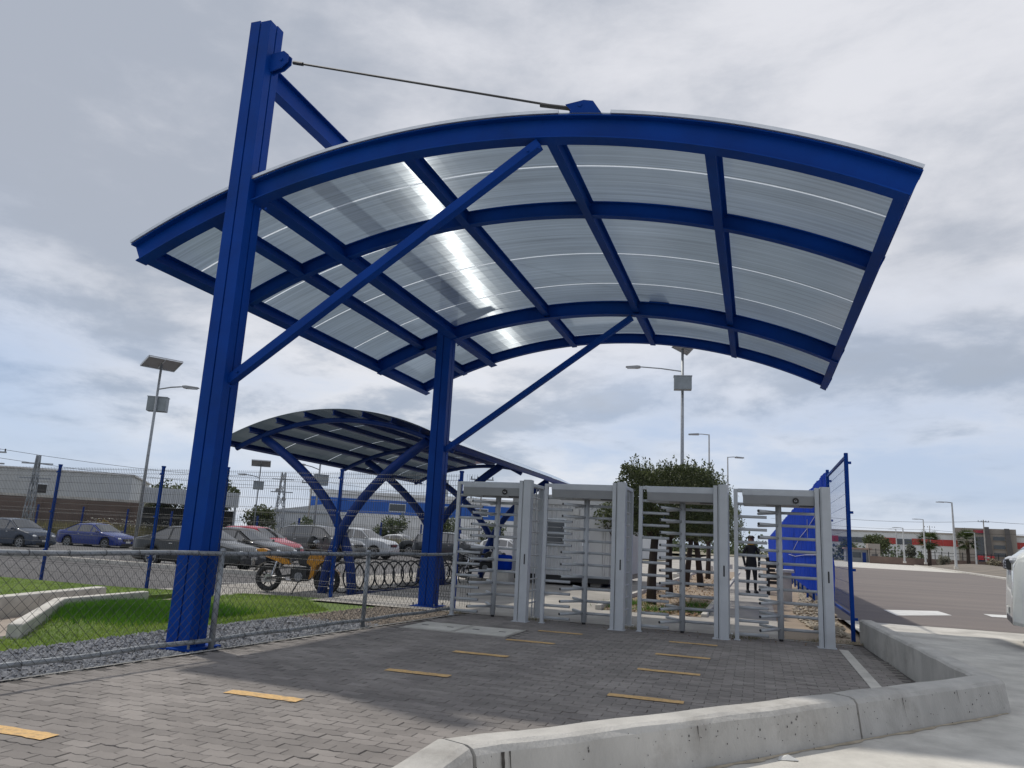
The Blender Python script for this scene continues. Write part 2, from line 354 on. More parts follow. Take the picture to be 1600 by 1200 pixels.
def paver_mb(rnd, x=0, y=0, z=0, tilt=(0, 0)):
    b = MB(); tp = paver_verts(rnd); n = len(tp); V = []
    for k, zz_ in ((.975, .0), (1, -.0025), (1, -.03)):
        V += [(x+px*k, y+py*k, z+zz_+px*tilt[0]+py*tilt[1]) for px, py in tp]
    F = [tuple(range(n))]+[(i, i+n, (i+1) % n+n, (i+1) % n) for i in range(n)]+[(i+n, i+2*n, (i+1) % n+2*n, (i+1) % n+n) for i in range(n)]
    b.add(V, [f if len(f) > 4 else f for f in F], rnd); return b
slots = []; row = 0; yy = 1.65
SLAB = (-4.86, -3.26, 10.02, 11.0)
while yy < 12.7:
    x = -6.3+(LP_/2 if row % 2 else 0)
    while x < 1.8:
        if inside(x, yy) and inside(x-.08, yy) and inside(x+.08, yy) and not (SLAB[0]-.06 < x < SLAB[1]+.06 and SLAB[2]-.03 < yy < SLAB[3]+.03): slots.append((x, yy))
        x += LP_
    yy += WP_; row += 1
def vis(p):
    d = Vector((p[0], p[1], 0))-EYE; z = d.dot(_c)
    if z < .3: return -1
    u = d.dot(_a)/z*1160; v = -d.dot(_b)/z*1160
    return 1/z if abs(u) < 800 and abs(v) < 600 else -1
slots.sort(key=lambda p: -vis(p))
protos = [paver_mb(r).mesh('paver', paver) for r in np.linspace(.05, .95, 9)]
rest = MB(); count = 0
for i, (x, y) in enumerate(slots):
    if vis((x, y)) < 0 and math.hypot(x, y-2) > 14: continue
    z = random.gauss(0, .0012)
    if i < 295:
        o = link('paver', random.choice(protos), plaza, (x, y, z)); o.rotation_euler = (random.gauss(0, .008), random.gauss(0, .008), random.gauss(0, .01))
    else: 
        q = paver_mb(random.random(), x, y, z, (random.gauss(0, .008), random.gauss(0, .008))); rest.add(q.v, q.f); rest.r += q.r
rest.build('paver_field', paver, plaza, kind='stuff')
# pale mortar edging along the fence foot, drain strip by the wall, inspection slab
b = MB(); n = 14
for i in range(n):
    y0 = 1.6+(12.4-1.6)*i/n; y1 = 1.6+(12.4-1.6)*(i+1)/n-.015; w = random.uniform(.05, .09)
    b.add([(fence_x(y0)+.03, y0, .004), (fence_x(y0)+.03+w, y0, .008), (fence_x(y1)+.03+w, y1, .008), (fence_x(y1)+.03, y1, .004)], [(0, 1, 2, 3)])
b.build('mortar_edging', conc, plaza)
ds = MB(); ds.add([(1.09, 8.3, .003), (1.21, 8.3, .003), (1.21, 12.05, .003), (1.09, 12.05, .003)], [(0, 1, 2, 3)]); ds.build('drain_strip', conc, plaza)
sl_ = thing('inspection_slab', 'pale concrete inspection slab set in the paving before the leftmost turnstile', 'slab', ((SLAB[0]+SLAB[1])/2, (SLAB[2]+SLAB[3])/2, 0))
hw, hd = (SLAB[1]-SLAB[0])/2, (SLAB[3]-SLAB[2])/2
MB().box(-hw, hw, -hd, hd, -.03, .004).build('surround', conc_d, sl_)
for s in (-1, 1):
    o = MB().cbox(s*hw/2-.36, s*hw/2+.36, -hd+.09, hd-.09, -.02, .012, .006).build('cover', conc, sl_)
    for q in (-1, 1): MB().box(s*hw/2+q*.2-.05, s*hw/2+q*.2+.05, -.02, .02, .01, .0145).build('lifting_slot', black, o)

# yellow dashes painted on the pavers: two rows
dashes = [(-4.40, 3.75, 'yellow dash painted on the pavers cut by the photo edge, nearest of the left row'), (-3.72, 5.36, 'yellow dash nearest of the whole ones in the left row on the pavers'),
 (-3.13, 6.96, 'yellow dash third from the front in the left row, left of the wall end'), (-3.03, 8.45, 'yellow dash fourth from the front in the left row on the pavers'),
 (-2.85, 9.85, 'yellow dash in the left row just right of the inspection slab front'), (-2.76, 11.1, 'thin yellow dash in the left row right before the second turnstile'),
 (-.95, 6.98, 'yellow dash of the right row nearest the concrete barrier'), (-.92, 8.54, 'yellow dash second from the barrier in the right row'),
 (-.89, 9.84, 'yellow dash third from the barrier in the right row'), (-.87, 11.2, 'yellow dash of the right row nearest the third turnstile')]
for x, y, lab in dashes:
    b = MB(); n = 12; V = []
    for i in range(n+1):
        px = -.33+.66*i/n; V += [(px, -.065+random.uniform(-.008, .008), 0), (px, .065+random.uniform(-.008, .008), 0)]
    b.add(V, [(2*i, 2*i+2, 2*i+3, 2*i+1) for i in range(n)])
    link('yellow_dash', b.mesh('yellow_dash', yellow), None, (x, y, .0065), .02, lab, 'road marking', 'yellow dashes on the paving')

# concrete barrier: chamfered wall in cast segments
bw = thing('concrete_barrier', 'low pale concrete barrier wall bent round the paved entrance in the foreground', 'wall')
def wall_seg(p, q, h0, h1, w0=.30, w1=.20, zb=-.02, batter=.07, cut=(0, 0)):
    p, q = Vector((*p, 0)), Vector((*q, 0)); d = (q-p).normalized(); nrm = Vector((d.y, -d.x, 0)); n = max(4, int((q-p).length/.22)); b = MB()
    prof = [(-.0, 0), (.0, .93), (.02, .985), (.045, 1), (w1-.03, 1), (w1+.005, .97), (w1+.025, .9), (w1+batter, 0)]
    V = []
    for i in range(n+1):
        t = i/n; c = p+(q-p)*t; h = h0+(h1-h0)*t+math.sin(i*1.7)*.003
        for k, (o, f) in enumerate(prof):
            e = random.uniform(-.003, .003)*(1 if 0 < i < n else 0)
            sh = d*((cut[0] if i == 0 else 0)+(cut[1] if i == n else 0))*o
            V.append(c+nrm*(o+e)+sh+Vector((0, 0, zb+(h-zb)*f+e)))
    m_ = len(prof); F = []
    for i in range(n):
        for k in range(m_): j = (k+1) % m_; F.append((i*m_+k, i*m_+m_+k, i*m_+m_+j, i*m_+j))
    F += [tuple(range(m_)), tuple(range((n+1)*m_-1, n*m_-1, -1))]
    return b.add(V, F)
def lerp(a, b, t): return (a[0]+(b[0]-a[0])*t, a[1]+(b[1]-a[1])*t)

A0, A1, B1, C1 = (-1.50, -2.5), (-1.49, 3.57), (1.75, 7.72), (1.49, 13.1)
wall_seg(A0, A1, .36, .36, cut=(0, -.34)).build('segment', conc_w, bw)
j1 = lerp(A1, B1, .004); j2 = lerp(A1, B1, .60); j3 = lerp(A1, B1, .604)
wall_seg(j1, j2, .36, .36, cut=(.34, 0)).build('segment', conc_w, bw)
wall_seg(j3, B1, .36, .362, cut=(0, .36)).build('segment', conc_w, bw)
wall_seg(lerp(B1, C1, .002), C1, .362, .36, cut=(-.36, 0)).build('segment', conc_w, bw)

pr_ = MB()
for _ in range(150):
    t_ = random.random(); f_ = random.random()**1.3; px = A1[0]+(B1[0]-A1[0])*t_; py = A1[1]+(B1[1]-A1[1])*t_; o_ = .2+.025+.048*f_; nx_, ny_ = .788, -.615
    rr_ = random.uniform(.0012, .0035); pr_.blob((px+nx_*(o_-.002), py+ny_*(o_-.002), .33-.24*f_), rr_, 5, 3, (1, 1, random.choice((1, 1, 2.5))))
pr_.build('surface_pores', black, bw, kind='stuff')

sd_ = MB(); sand = M('blown sand', (.40, .345, .26), .95, 0, .25, 8, .5, 60)
V = []; n = 120
for i in range(n+1):
    t_ = i/n; px = A1[0]+(B1[0]-A1[0])*t_; py = A1[1]+(B1[1]-A1[1])*t_; w_ = max(.0, .008+.012*math.sin(i*.31)+.01*math.sin(i*.83+1)+.012*random.random())
    V += [(px+.788*.262, py-.615*.262, .107), (px+.788*(.272+w_), py-.615*(.272+w_), .1035)]
sd_.add(V, [(2*i, 2*i+1, 2*i+3, 2*i+2) for i in range(n)]).build('sand_line', sand, label='thin line of blown sand along the barrier foot', kind='stuff')

stain = M('dark barrier stain', (.05, .045, .04), .95, 0, .4, 30, .3, 60)
def face_pt(t_, f_, proud=.003):                # point on the outer face of the long barrier run
    px = A1[0]+(B1[0]-A1[0])*t_; py = A1[1]+(B1[1]-A1[1])*t_; o_ = .2+.026+.046*f_+proud
    return (px+.788*o_, py-.615*o_, .325-.235*f_)
for t0_, w_, f1_ in ((.0462, .004, 1.0), (.054, .0015, .7), (.30, .0012, .35), (.71, .001, .55), (.86, .0012, .4)):
    V = []; n = 10
    for i in range(n+1):
        f_ = f1_*i/n; k = (1-.75*i/n)*random.uniform(.7, 1.2); V += [face_pt(t0_-w_*k*.5, f_), face_pt(t0_+w_*k*.5, f_)]
    MB().add(V, [(2*i, 2*i+1, 2*i+3, 2*i+2) for i in range(n)]).build('stain_streak', stain, bw)
for x0_, x1_ in (((2.6, 6.5), (40, 6.5)), ((4.4, -6), (4.4, 16.7))):
    d_ = .006; MB().add([(x0_[0], x0_[1], .104), (x1_[0]+(d_*2 if x0_[0] == x1_[0] else 0), x1_[1], .104), (x1_[0]+(d_*2 if x0_[0] == x1_[0] else 0), x1_[1]+(0 if x0_[0] == x1_[0] else d_*2), .104), (x0_[0], x0_[1]+(0 if x0_[0] == x1_[0] else d_*2), .104)], [(0, 1, 2, 3)]).build('expansion_joint', joint, bpy.data.objects['concrete_apron'])

# ------------------------------------------------------------------ entrance canopy
cn = thing('entrance_canopy', 'blue steel canopy with arched translucent roof hung from two tall columns', 'canopy', (-5.865, 6.93, 0))
cn_off = Vector((-5.865, 6.93, 0))
def cpart(b, name, mat, parent=None, bev=0):
    b.v = [(x-cn_off.x, y-cn_off.y, z) for x, y, z in b.v]; o = b.build(name, mat, parent or cn)
    if bev: bevel(o, bev)
    return o
XC, ZC, RR = -2.985, -3.875, 9.70
TH = math.asin(.4605)
for cy in (6.935, 13.28):
    cx = -5.865; b = MB(); w = .152; d = .134; g = .009
    for sx_ in (-1, 1):
        for sy in (-1, 1):
            x0, x1 = sorted((cx+sx_*g, cx+sx_*(g+w-.01))); y0, y1 = sorted((cy+sy*g, cy+sy*(g+d-.01))); b.box(x0, x1, y0, y1, 0, 7.58 if sx_*sy > 0 else 7.56)
    b.box(cx-.125, cx+.125, cy-.115, cy+.115, 0, 7.5)
    col_ = cpart(b, 'column', blue, bev=.004)
    b = MB().box(cx-.26, cx+.26, cy-.25, cy+.25, .0, .018); bp = cpart(b, 'base_plate', blue)
    for q in ((-.21, -.2), (.21, -.2), (-.21, .2), (.21, .2)): cpart(MB().tube([(cx+q[0], cy+q[1], .018), (cx+q[0], cy+q[1], .07)], .014, 6), 'anchor_bolt', galv)
    # strut
    b = MB().bar((cx+.13, cy, 2.93), (-2.14, cy, 5.46), .10, .11, (0, 1, 0)); cpart(b, 'strut', blue, bev=.004)
    # tie rod with its two lugs
    rod = cpart(MB().tube([(-5.38, cy, 6.985), (-1.80, cy, 5.83)], .013, 8), 'tie_rod', blackp)
    tk = MB().tube([(-2.15, cy, 5.925), (-1.82, cy, 5.836)], .024, 8); cpart(tk, 'turnbuckle', blackp)
    tk = MB().tube([(-5.40, cy, 6.99), (-5.26, cy, 6.945)], .024, 8); cpart(tk, 'turnbuckle', blackp)
    lg = MB()
    for q in (-.045, .028): lg.prism([(-5.74, 7.13), (-5.53, 7.15), (-5.46, 7.09), (-5.46, 6.99), (-5.55, 6.92), (-5.74, 6.88)], cy+q, cy+q+.017)
    cpart(lg, 'column_lug', blue); cpart(MB().tube([(-5.55, cy-.06, 7.03), (-5.55, cy+.06, 7.03)], .02, 8), 'pin', blue)
    lg = MB()
    for q in (-.05, .03): lg.prism([(-1.45, 5.68), (-1.84, 5.70), (-1.80, 5.79), (-1.86, 5.86), (-1.66, 5.885), (-1.56, 5.86)], cy+q, cy+q+.02)
    cpart(lg, 'roof_lug', blue); cpart(MB().tube([(-1.70, cy-.06, 5.83), (-1.70, cy+.06, 5.83)], .022, 8), 'pin', blue)
b = MB().ibeam((-5.865, 7.07, 6.94), (-5.865, 13.14, 6.94), .15, .30, .014); cpart(b, 'column_tie_beam', blue)
def Iprof(y, rt, h, w, t=.014): return [(y-w/2, rt), (y+w/2, rt), (y+w/2, rt-t), (y+t/2, rt-t), (y+t/2, rt-h+t), (y+w/2, rt-h+t), (y+w/2, rt-h), (y-w/2, rt-h), (y-w/2, rt-h+t), (y-t/2, rt-h+t), (y-t/2, rt-t), (y-w/2, rt-t)]
for y, h, w in ((6.935, .26, .17), (9.0, .20, .11), (13.28, .26, .17), (15.5, .20, .11)):
    cpart(MB().arc(Iprof(y, RR-.035, h, w), XC, ZC, -TH, TH, 56), 'arch_beam', blue)
for x, w, h in ((-7.39, .12, .23), (-6.44, .11, .19), (-5.74, .15, .24), (-3.80, .11, .20), (-2.03, .11, .20), (-.32, .11, .20), (1.42, .12, .23)):
    t = math.asin((x-XC)/RR); u = Vector((math.sin(t), 0, math.cos(t))); r = RR-.042-h/2; c = Vector((XC, 0, ZC))+u*r
    b = MB().ibeam(c+Vector((0, 6.80 if False else 6.95, 0)), c+Vector((0, 15.62, 0)), w, h, .012, u)
    if x == -5.74: pass
    cpart(b, 'purlin', blue)
SE = [6.85, 8.02, 9.45, 10.87, 12.28, 13.70, 15.72]
NA = 60
for i in range(6):
    b = MB(); V = []; F = []; y0, y1 = SE[i]+.012, SE[i+1]-.012
    for k in range(NA+1):
        t = -TH*.998+2*TH*.998*k/NA; r = RR-.012
        V += [(XC+r*math.sin(t), y0, ZC+r*math.cos(t)), (XC+r*math.sin(t), y1, ZC+r*math.cos(t))]
    F = [(2*k, 2*k+1, 2*k+3, 2*k+2) for k in range(NA)]; b.add(V, F); o = cpart(b, 'roof_sheet', poly)
    o.data.shade_smooth()
for y in SE[1:-1]:
    cpart(MB().arc([(y-.014, RR-.011), (y+.014, RR-.011), (y+.014, RR-.015), (y-.014, RR-.015)], XC, ZC, -TH*.997, TH*.997, NA), 'seam_strip', seamw)
ga, gb = math.asin((-1.92-XC)/RR), math.asin((-1.36-XC)/RR)
for t0, t1 in ((-TH*.998, ga), (gb, TH*.998)):
    cpart(MB().arc([(6.83, RR+.006), (6.87, RR+.006), (6.87, RR-.030), (6.83, RR-.030)], XC, ZC, t0, t1, 40), 'edge_trim', alu)
cpart(MB().arc([(15.71, RR+.012), (15.75, RR+.012), (15.75, RR-.03), (15.71, RR-.03)], XC, ZC, -TH*.998, TH*.998, NA), 'edge_trim', alu)
for cy in (6.935, 13.28):                                   # gusset plates and bolts where struts and beams meet
    for x, z in ((-5.66, 2.85), (-5.60, 3.02), (-2.25, 5.36), (-2.12, 5.38)): cpart(MB().tube([(x, cy-.075, z), (x, cy-.05, z)], .013, 6), 'bolt', blue)
    for x in (-5.60, -5.52):
        for z in (5.03, 5.20): cpart(MB().tube([(x, cy-.03, z), (x, cy-.012, z+.0)], .016, 6), 'bolt', blue)

# ------------------------------------------------------------------ turnstiles
def make_turnstile(label):
    t = thing('full_height_turnstile', label, 'turnstile', group='full height turnstiles in the row')
    bevel(MB().box(-.03, .03, .12, .18, 0, 2.25).build('left_post', grey, t), .006)
    MB().box(-.045, .045, .1, .2, 0, .010).build('foot_plate', grey, t)
    for k in range(11):
        z = 2.02-.193*k; y = .15
        o = MB().tube([(.03, y, z), (.45, y+.02, z)], .0228, 10).build('comb_bar', greyb, t, smooth=True)
        MB().tube([(.449, y+.02, z), (.453, y+.02, z)], .0195, 10).build('end_cap', blackp, o)
    # top housing
    h = MB().box(.03, 1.15, .11, .19, 2.20, 2.255).box(.10, 1.15, .07, .80, 2.155, 2.235).build('top_rail', grey, t); bevel(h, .006)
    h = MB().prism([(.05, 2.155), (.08, 2.02), (.76, 2.02), (.82, 2.155)], .11, 1.15, 'x').build('housing', grey_dk, t); bevel(h, .006)
    MB().box(.17, .31, .16, .26, 2.005, 2.022).build('sensor', blackp, h)
    MB().box(.93, 1.13, .10, .24, 2.004, 2.021).build('lower_cover', blackp, h)
    # rotor
    rx, ry = .63, .45
    r_ = MB().tube([(rx, ry, .035), (rx, ry, 2.03)], .046, 18).build('rotor_column', grey, t, smooth=True)
    MB().tube([(rx, ry, 0), (rx, ry, .04)], .03, 12).build('pivot', blackp, r_)
    for k in range(10):
        z = 1.915-.193*k
        for a in (2, 122, 238):
            e = Vector((math.cos(R(a)), math.sin(R(a)), 0)); p0 = Vector((rx, ry, z))+e*.04; p1 = Vector((rx, ry, z))+e*.56
            o = MB().tube([p0, p1], .0228, 10).build('rotor_arm', greyb, t, smooth=True); MB().tube([p1-e*.001, p1+e*.004], .0195, 10).build('end_cap', blackp, o)
    # right cabinet
    bevel(MB().box(1.135, 1.198, .03, .13, 0, 2.285).build('cabinet_strip', grey, t), .005)
    MB().box(1.195, 1.206, .045, .12, 0, 2.27).build('cabinet_gap', blackp, t)
    c = MB().prism([(1.206, .03), (1.23, .0), (1.350, .0), (1.350, .17), (1.206, .17)], 0, 2.30, 'z').build('cabinet', grey, t); bevel(c, .006)
    bevel(MB().box(1.275, 1.303, -.004, .02, .91, 1.08).build('handle', blackp, c), .01)
    MB().box(1.11, 1.37, -.015, .19, .0, .008).build('foot_plate', grey, t)
    bevel(MB().box(1.24, 1.34, .17, .92, 2.20, 2.255).build('side_rail', grey, t), .004)
    bevel(MB().box(1.26, 1.34, .86, .94, 0, 2.25).build('back_post', grey, t), .006)
    MB().box(1.22, 1.38, .82, .98, 0, .012).build('foot_plate', grey, t)
    for y in (.52, .68): MB().tube([(1.30, y, .05), (1.30, y, 2.2)], .012, 8).build('guard_rod', greyb, t)
    for k in range(10):
        z = 2.02-.193*k; o = MB().tube([(1.31, .17, z), (1.31, .74, z)], .0125, 8).build('guard_bar', greyb, t)
    return t
labs = ['full height grey turnstile at the left end, beside the chain link fence', 'full height grey turnstile second from the left, white cabin behind it',
        'full height grey turnstile third from the left, clipped tree behind it', 'full height grey turnstile at the right end, beside the blue fence post']
ts = make_turnstile(labs[0]); ts.location = (-4.93, 12.02, 0)
TS = [ts]+[dup(ts, (x, 12.02, 0), None, lb) for x, lb in zip((-3.345, -1.765, -.30), labs[1:])]
for t in (TS[0], TS[3]):
    h = [c for c in t.children if c.name.startswith('housing')][0]
    b = MB(); n = 20; V = []
    for k in range(n): V.append((.93+.055*math.cos(2*math.pi*k/n), 0, .04*math.sin(2*math.pi*k/n)))
    V = [(x, .0+.058+ (.0), z) for x, y, z in V]
    b.tube([(.87, .064, 2.088), (.87, .05, 2.086)], .045, 20); o = b.build('oval_badge', blackp, h); 
    o2 = MB().torus((.87, .049, 2.086), (0, 1, 0), .016, .004, 12, 5).build('badge_mark', chrome, o)

# ------------------------------------------------------------------ chain link fence
cf = thing('chain_link_fence', 'low galvanised chain link fence along the left edge of the paving', 'fence')
fd = (FENCE1-FENCE0); fl_ = fd.length; fdir = fd.normalized()
def fp(s, z, o=0): p = FENCE0+fdir*s; return (p.x+o*fdir.y, p.y-o*fdir.x, z)
HF = 1.02
posts = [(6.97-3.3)/fdir.y*1.0, (9.70-3.3)/fdir.y, (12.27-3.3)/fdir.y, (4.30-3.3)/fdir.y]
for s in posts:
    o = MB().tube([fp(s, -.05), fp(s, HF+.0)], .03, 14).build('post', galv, cf, smooth=True); MB().blob(fp(s, HF+.01), .034, 12, 8, (1, 1, .8)).build('cap', galv, o)
MB().tube([fp(-1.8+.3*i, HF-.02+.006*math.sin(i*.9)) for i in range(int((fl_+1.8)/.3)+1)]+[fp(fl_-.03, HF-.02)], .024, 12).build('top_rail', galv, cf, smooth=True)
MB().tube([fp(-1.8+.3*i, .10+.006*math.sin(i*1.3)) for i in range(int((fl_+1.8)/.3)+1)]+[fp(fl_-.03, .10)], .024, 12).build('bottom_rail', galv, cf, smooth=True)
b = MB(); dm = .105; s = -1.8-.95
while s < fl_:
    for sg in (1, -1):
        a0, a1 = (s, s+.93) if sg == 1 else (s+.93, s); z0, z1 = .09, 1.01
        pts = []
        k = 0; nseg = 24
        for q in range(nseg+1):
            f = q/nseg; ss = a0+(a1-a0)*f
            if -1.8 <= ss <= fl_-.02: pts.append(fp(ss, z0+(z1-z0)*f, (.004 if (q % 2) else -.004)*sg+.026))
        if len(pts) > 1: b.tube(pts[::2] if len(pts) > 3 else pts, .0021, 3, False)
    s += dm
b.build('wire_mesh', wire, cf, kind='stuff')
ties = MB()
for i in range(30): ties.torus(fp(-1.7+.36*i, HF-.02), fdir, .028, .003, 10, 4)
for i in range(30): ties.torus(fp(-1.6+.36*i, .10), fdir, .028, .003, 10, 4)
ties.build('wire_ties', wire, cf, kind='stuff')

# ------------------------------------------------------------------ welded mesh fence with blue posts
wf = thing('welded_mesh_fence', 'tall welded wire fence on blue posts between the grass and the car park', 'fence')
def wz(x): return zpark(x)+.02
WY = 13.25; PX = [-5.34, -8.02, -10.95, -12.78, -16.05, -18.9, -21.5]
def wfp(x): return WY+(-5.25-x)*.052
for x in PX:
    o = MB().cbox(x-.03, x+.03, wfp(x)-.03, wfp(x)+.03, wz(x)-.1, 2.53, .006).build('post', blue, wf)
    MB().box(x-.034, x+.034, wfp(x)-.034, wfp(x)+.034, 2.5, 2.535).build('cap', blue, o)
    for z in (.5, 1.4, 2.35): MB().box(x-.05, x+.05, wfp(x)-.045, wfp(x)-.03, z-.02, z+.02).build('clamp', blue, o)
def vb(z): # V-shaped stiffening folds
    return sum(max(0, 1-abs(z-c)/.05)*.045 for c in (.25, .95, 1.65, 2.3))
for i in range(len(PX)-1):
    x1, x0 = PX[i]-.04, PX[i+1]+.04; b = MB(); n = int((x1-x0)/.051)
    zl = max(wz(x0), wz(x1))+.06
    for k in range(n+1):
        x = x0+(x1-x0)*k/n; zs = [zl, .20, .25, .30, .90, .95, 1.0, 1.6, 1.65, 1.7, 2.25, 2.3, 2.35, 2.47]
        b.tube([(x, wfp(x)-.04-vb(z), z) for z in zs], .0036, 3, False)
    for z in [q for q in (.03, .20, .25, .30, .5, .7, .90, 1.0, 1.2, 1.4, 1.6, 1.7, 1.9, 2.1, 2.25, 2.35, 2.43)]:
        b.tube([(x0, wfp(x0)-.04-vb(z), z), (x1, wfp(x1)-.04-vb(z), z)], .004, 3, False)
    b.build('mesh_panel', wire, wf)
b = MB(); 
for k in range(5): b.tube([(-5.2+.05*k, 13.2, z) for z in (.05, 2.47)], .003, 3, False)
for z in np.arange(.1, 2.45, .2): b.tube([(-5.2, 13.2, z), (-4.98, 13.2, z)], .0028, 3, False)
b.build('mesh_panel', wire, wf)

# ------------------------------------------------------------------ gravel, grass, kerbs on the left
def stones(n, region, size, mat, name, label, zf=lambda x, y: 0, parent=None):
    pts = []
    while len(pts) < n:
        y = random.uniform(region[2], region[3]); x0, x1 = region[0](y), region[1](y)
        pts.append((random.uniform(x0, x1), y))
    ico = np.array([(1,0,0),(-1,0,0),(0,1,0),(0,-1,0),(0,0,1),(0,0,-1)], float); fa = np.array([(0,2,4),(2,1,4),(1,3,4),(3,0,4),(2,0,5),(1,2,5),(3,1,5),(0,3,5)])
    V = np.empty((n, 6, 3)); 
    P = np.array([(x, y, zf(x, y)) for x, y in pts])
    sc = size*rng.uniform(.55, 1.25, (n, 1, 1))*rng.uniform(.6, 1.25, (n, 1, 3)); J = ico[None]*sc+rng.normal(0, size*.16, (n, 6, 3))
    an = rng.uniform(0, 6.28, n); c, s_ = np.cos(an), np.sin(an); X = J[..., 0]*c[:, None]-J[..., 1]*s_[:, None]; Y_ = J[..., 0]*s_[:, None]+J[..., 1]*c[:, None]
    V = np.stack([X, Y_, J[..., 2]*.75], -1)+P[:, None]; V[..., 2] += size*.3*rng.random((n, 1))
    F = (fa[None]+np.arange(n)[:, None, None]*6).reshape(-1, 3)
    me = arrmesh(name, V, F, mat, np.repeat(rng.random(n), 6))
    return link(name, me, parent, label=label, kind='stuff')
def grass_edge(y): return -7.02+.0*y+(.02*math.sin(y*2.1)) if y < 7.5 else -7.02+.09*(y-7.5)+.02*math.sin(y*2.1)
poly_sheet('gravel_bed', [(-8.2, 1.6), (fence_x(1.6)+.05, 1.6), (-4.92, 12.6), (-4.95, 13.6), (-6.9, 13.6), (-8, 7)], -.03, M('gravel bed', (.1, .1, .105), .95, 0, .3, 8, .6, 40))
stones(9000, (grass_edge, lambda y: fence_x(y)+.06, 3.2, 10.2), .021, stone, 'grey_gravel', 'loose grey gravel strip along the chain link fence foot', lambda x, y: -.012)
stones(4500, (lambda y: grass_edge(y)+.02, lambda y: fence_x(y)+.06, 10.0, 13.3), .019, stone_b, 'brown_gravel', 'loose brown gravel round the rear canopy column', lambda x, y: -.012)
def gz(x, y):
    m_ = math.exp(-((x+8.9)**2/3.2+(y-9.3)**2/1.6))*.05
    return -.02+m_-.12*sst(-8, -14, x)
# drainage channel outline (no grass inside): between the two kerbs
KA = [(-10.2, 7.6), (-10.55, 9.0), (-10.9, 10.6)]           # far kerb
KB = [(-7.75, 6.45), (-9.75, 8.75), (-9.92, 10.6)]  # near kerb
def in_channel(x, y):
    if y > 10.6: xa = -10.9
    else: xa = -10.2-.7*(y-7.6)/3 if y > 7.6 else -10.2
    if y < 6.45: return False
    if y < 8.75: xb = -7.75-2.0*(y-6.45)/2.3
    else: xb = -9.75-.2*(y-8.75)/2.2
    return xa-.1 < x < xb+.1
b = MB(); V = []; F = []; gx, gy = 150, 110
def gpt(i, j): 
    y = 2.0+11.4*j/gy; x1 = grass_edge(y)+.02; x0 = -22; t = (i/gx)**.6; return (x0+(x1-x0)*t, y)
for i in range(gx+1):
    for j in range(gy+1): x, y = gpt(i, j); V.append((x, y, gz(x, y)-.006-(.25 if in_channel(x, y) else 0)))
for i in range(gx):
    for j in range(gy): a = i*(gy+1)+j; F.append((a, a+gy+1, a+gy+2, a+1))
b.add(V, F); b.build('lawn_soil', M('lawn soil', (.07, .12, .02), .95, 0, .3, 3, .6, 60, col2=(.14, .2, .04)), kind='structure')
def blades(n, fx, hgt, wid, mat, name, label, keep, zf, lean=.5):
    P = []
    while len(P) < n:
        x, y = fx()
        if keep(x, y): P.append((x, y, zf(x, y)))
    P = np.array(P); n = len(P); an = rng.uniform(0, 6.28, n); h = hgt*rng.uniform(.5, 1.2, n); w = wid*rng.uniform(.7, 1.3, n)
    D = np.stack([np.cos(an), np.sin(an), np.zeros(n)], -1); tip = P+rng.normal(0, lean, (n, 3))*h[:, None]*np.array([1, 1, 0])+np.stack([0*h, 0*h, h], -1)
    V = np.stack([P-D*w[:, None], P+D*w[:, None], tip], 1); F = np.arange(3*n).reshape(n, 3)
    me = arrmesh(name, V, F, mat, np.repeat(np.clip(rng.normal(.42, .2, n)+.28*np.sin(P[:, 0]*2.3+1.3*np.sin(P[:, 1]*1.9))*np.sin(P[:, 1]*2.7+P[:, 0]), 0, 1), 3)); return link(name, me, None, label=label, kind='stuff')
def lawn_pt():
    y = random.uniform(4.0, 13.15); x = -6.9-abs(random.random()**1.5)*12; return x, y
blades(110000, lawn_pt, .028, .004, grassm, 'lawn_grass', 'short bright green lawn grass behind the chain link fence', lambda x, y: x < grass_edge(y)-max(0, y-11.3)*1.1 and not in_channel(x, y), gz)
def tall_pt(): return random.gauss(-8.5, .75), random.gauss(9.1, .55)
blades(26000, tall_pt, .10, .0045, grassd, 'tall_grass', 'taller dark green grass tuft by the concrete kerb', lambda x, y: x < grass_edge(y)-.4 and x > -9.75 and y > 7.4 and not in_channel(x, y), gz, .35)
def kerb(name, pts, label, w=.14, z0=-.25, z1=.06, cat='kerb'):
    t = thing(name, label, cat)
    for i in range(len(pts)-1):
        p, q = Vector((*pts[i], 0)), Vector((*pts[i+1], 0)); Ln = (q-p).length; n = max(1, round(Ln/1.0))
        for k in range(n):
            a = p+(q-p)*(k/n); c = p+(q-p)*((k+1)/n-.008/Ln); bb = MB().bar((a.x, a.y, (z0+z1)/2), (c.x, c.y, (z0+z1)/2), w, z1-z0)
            bevel(bb.build('kerb_stone', conc, t), .02)
    return t
kerb('channel_kerb', [KA[0], KA[1], KA[2]], 'straight concrete kerb on the far side of the drainage channel', .22, -.3, .14)
kerb('channel_kerb', KB, 'bent concrete kerb between the tall grass and the drainage channel', .15, -.3, .13)
poly_sheet('channel_floor', [(-10.4, 6.2), (-7.75, 6.4), (-9.75, 8.75), (-9.98, 13.3), (-10.95, 13.3), (-10.7, 9)], -.16, M('channel concrete', (.33, .28, .235), .9, 0, .25, 1.5, .5, 40, dirt=.5, dirtcol=(.15, .12, .1)))
for x, y in ((-9.35, 7.15), (-9.75, 7.05)):
    MB().blob((x, y, -.09), .16, 9, 5, (1, .7, .35), .25).build('dark_boulder', M('dark stone', (.05, .05, .052), .9, 0, .3, 9, .5), label='dark rounded stone in the channel, '+('nearer the bent kerb' if x > -9.5 else 'farther from the bent kerb'), cat='stone', group='stones in the channel')

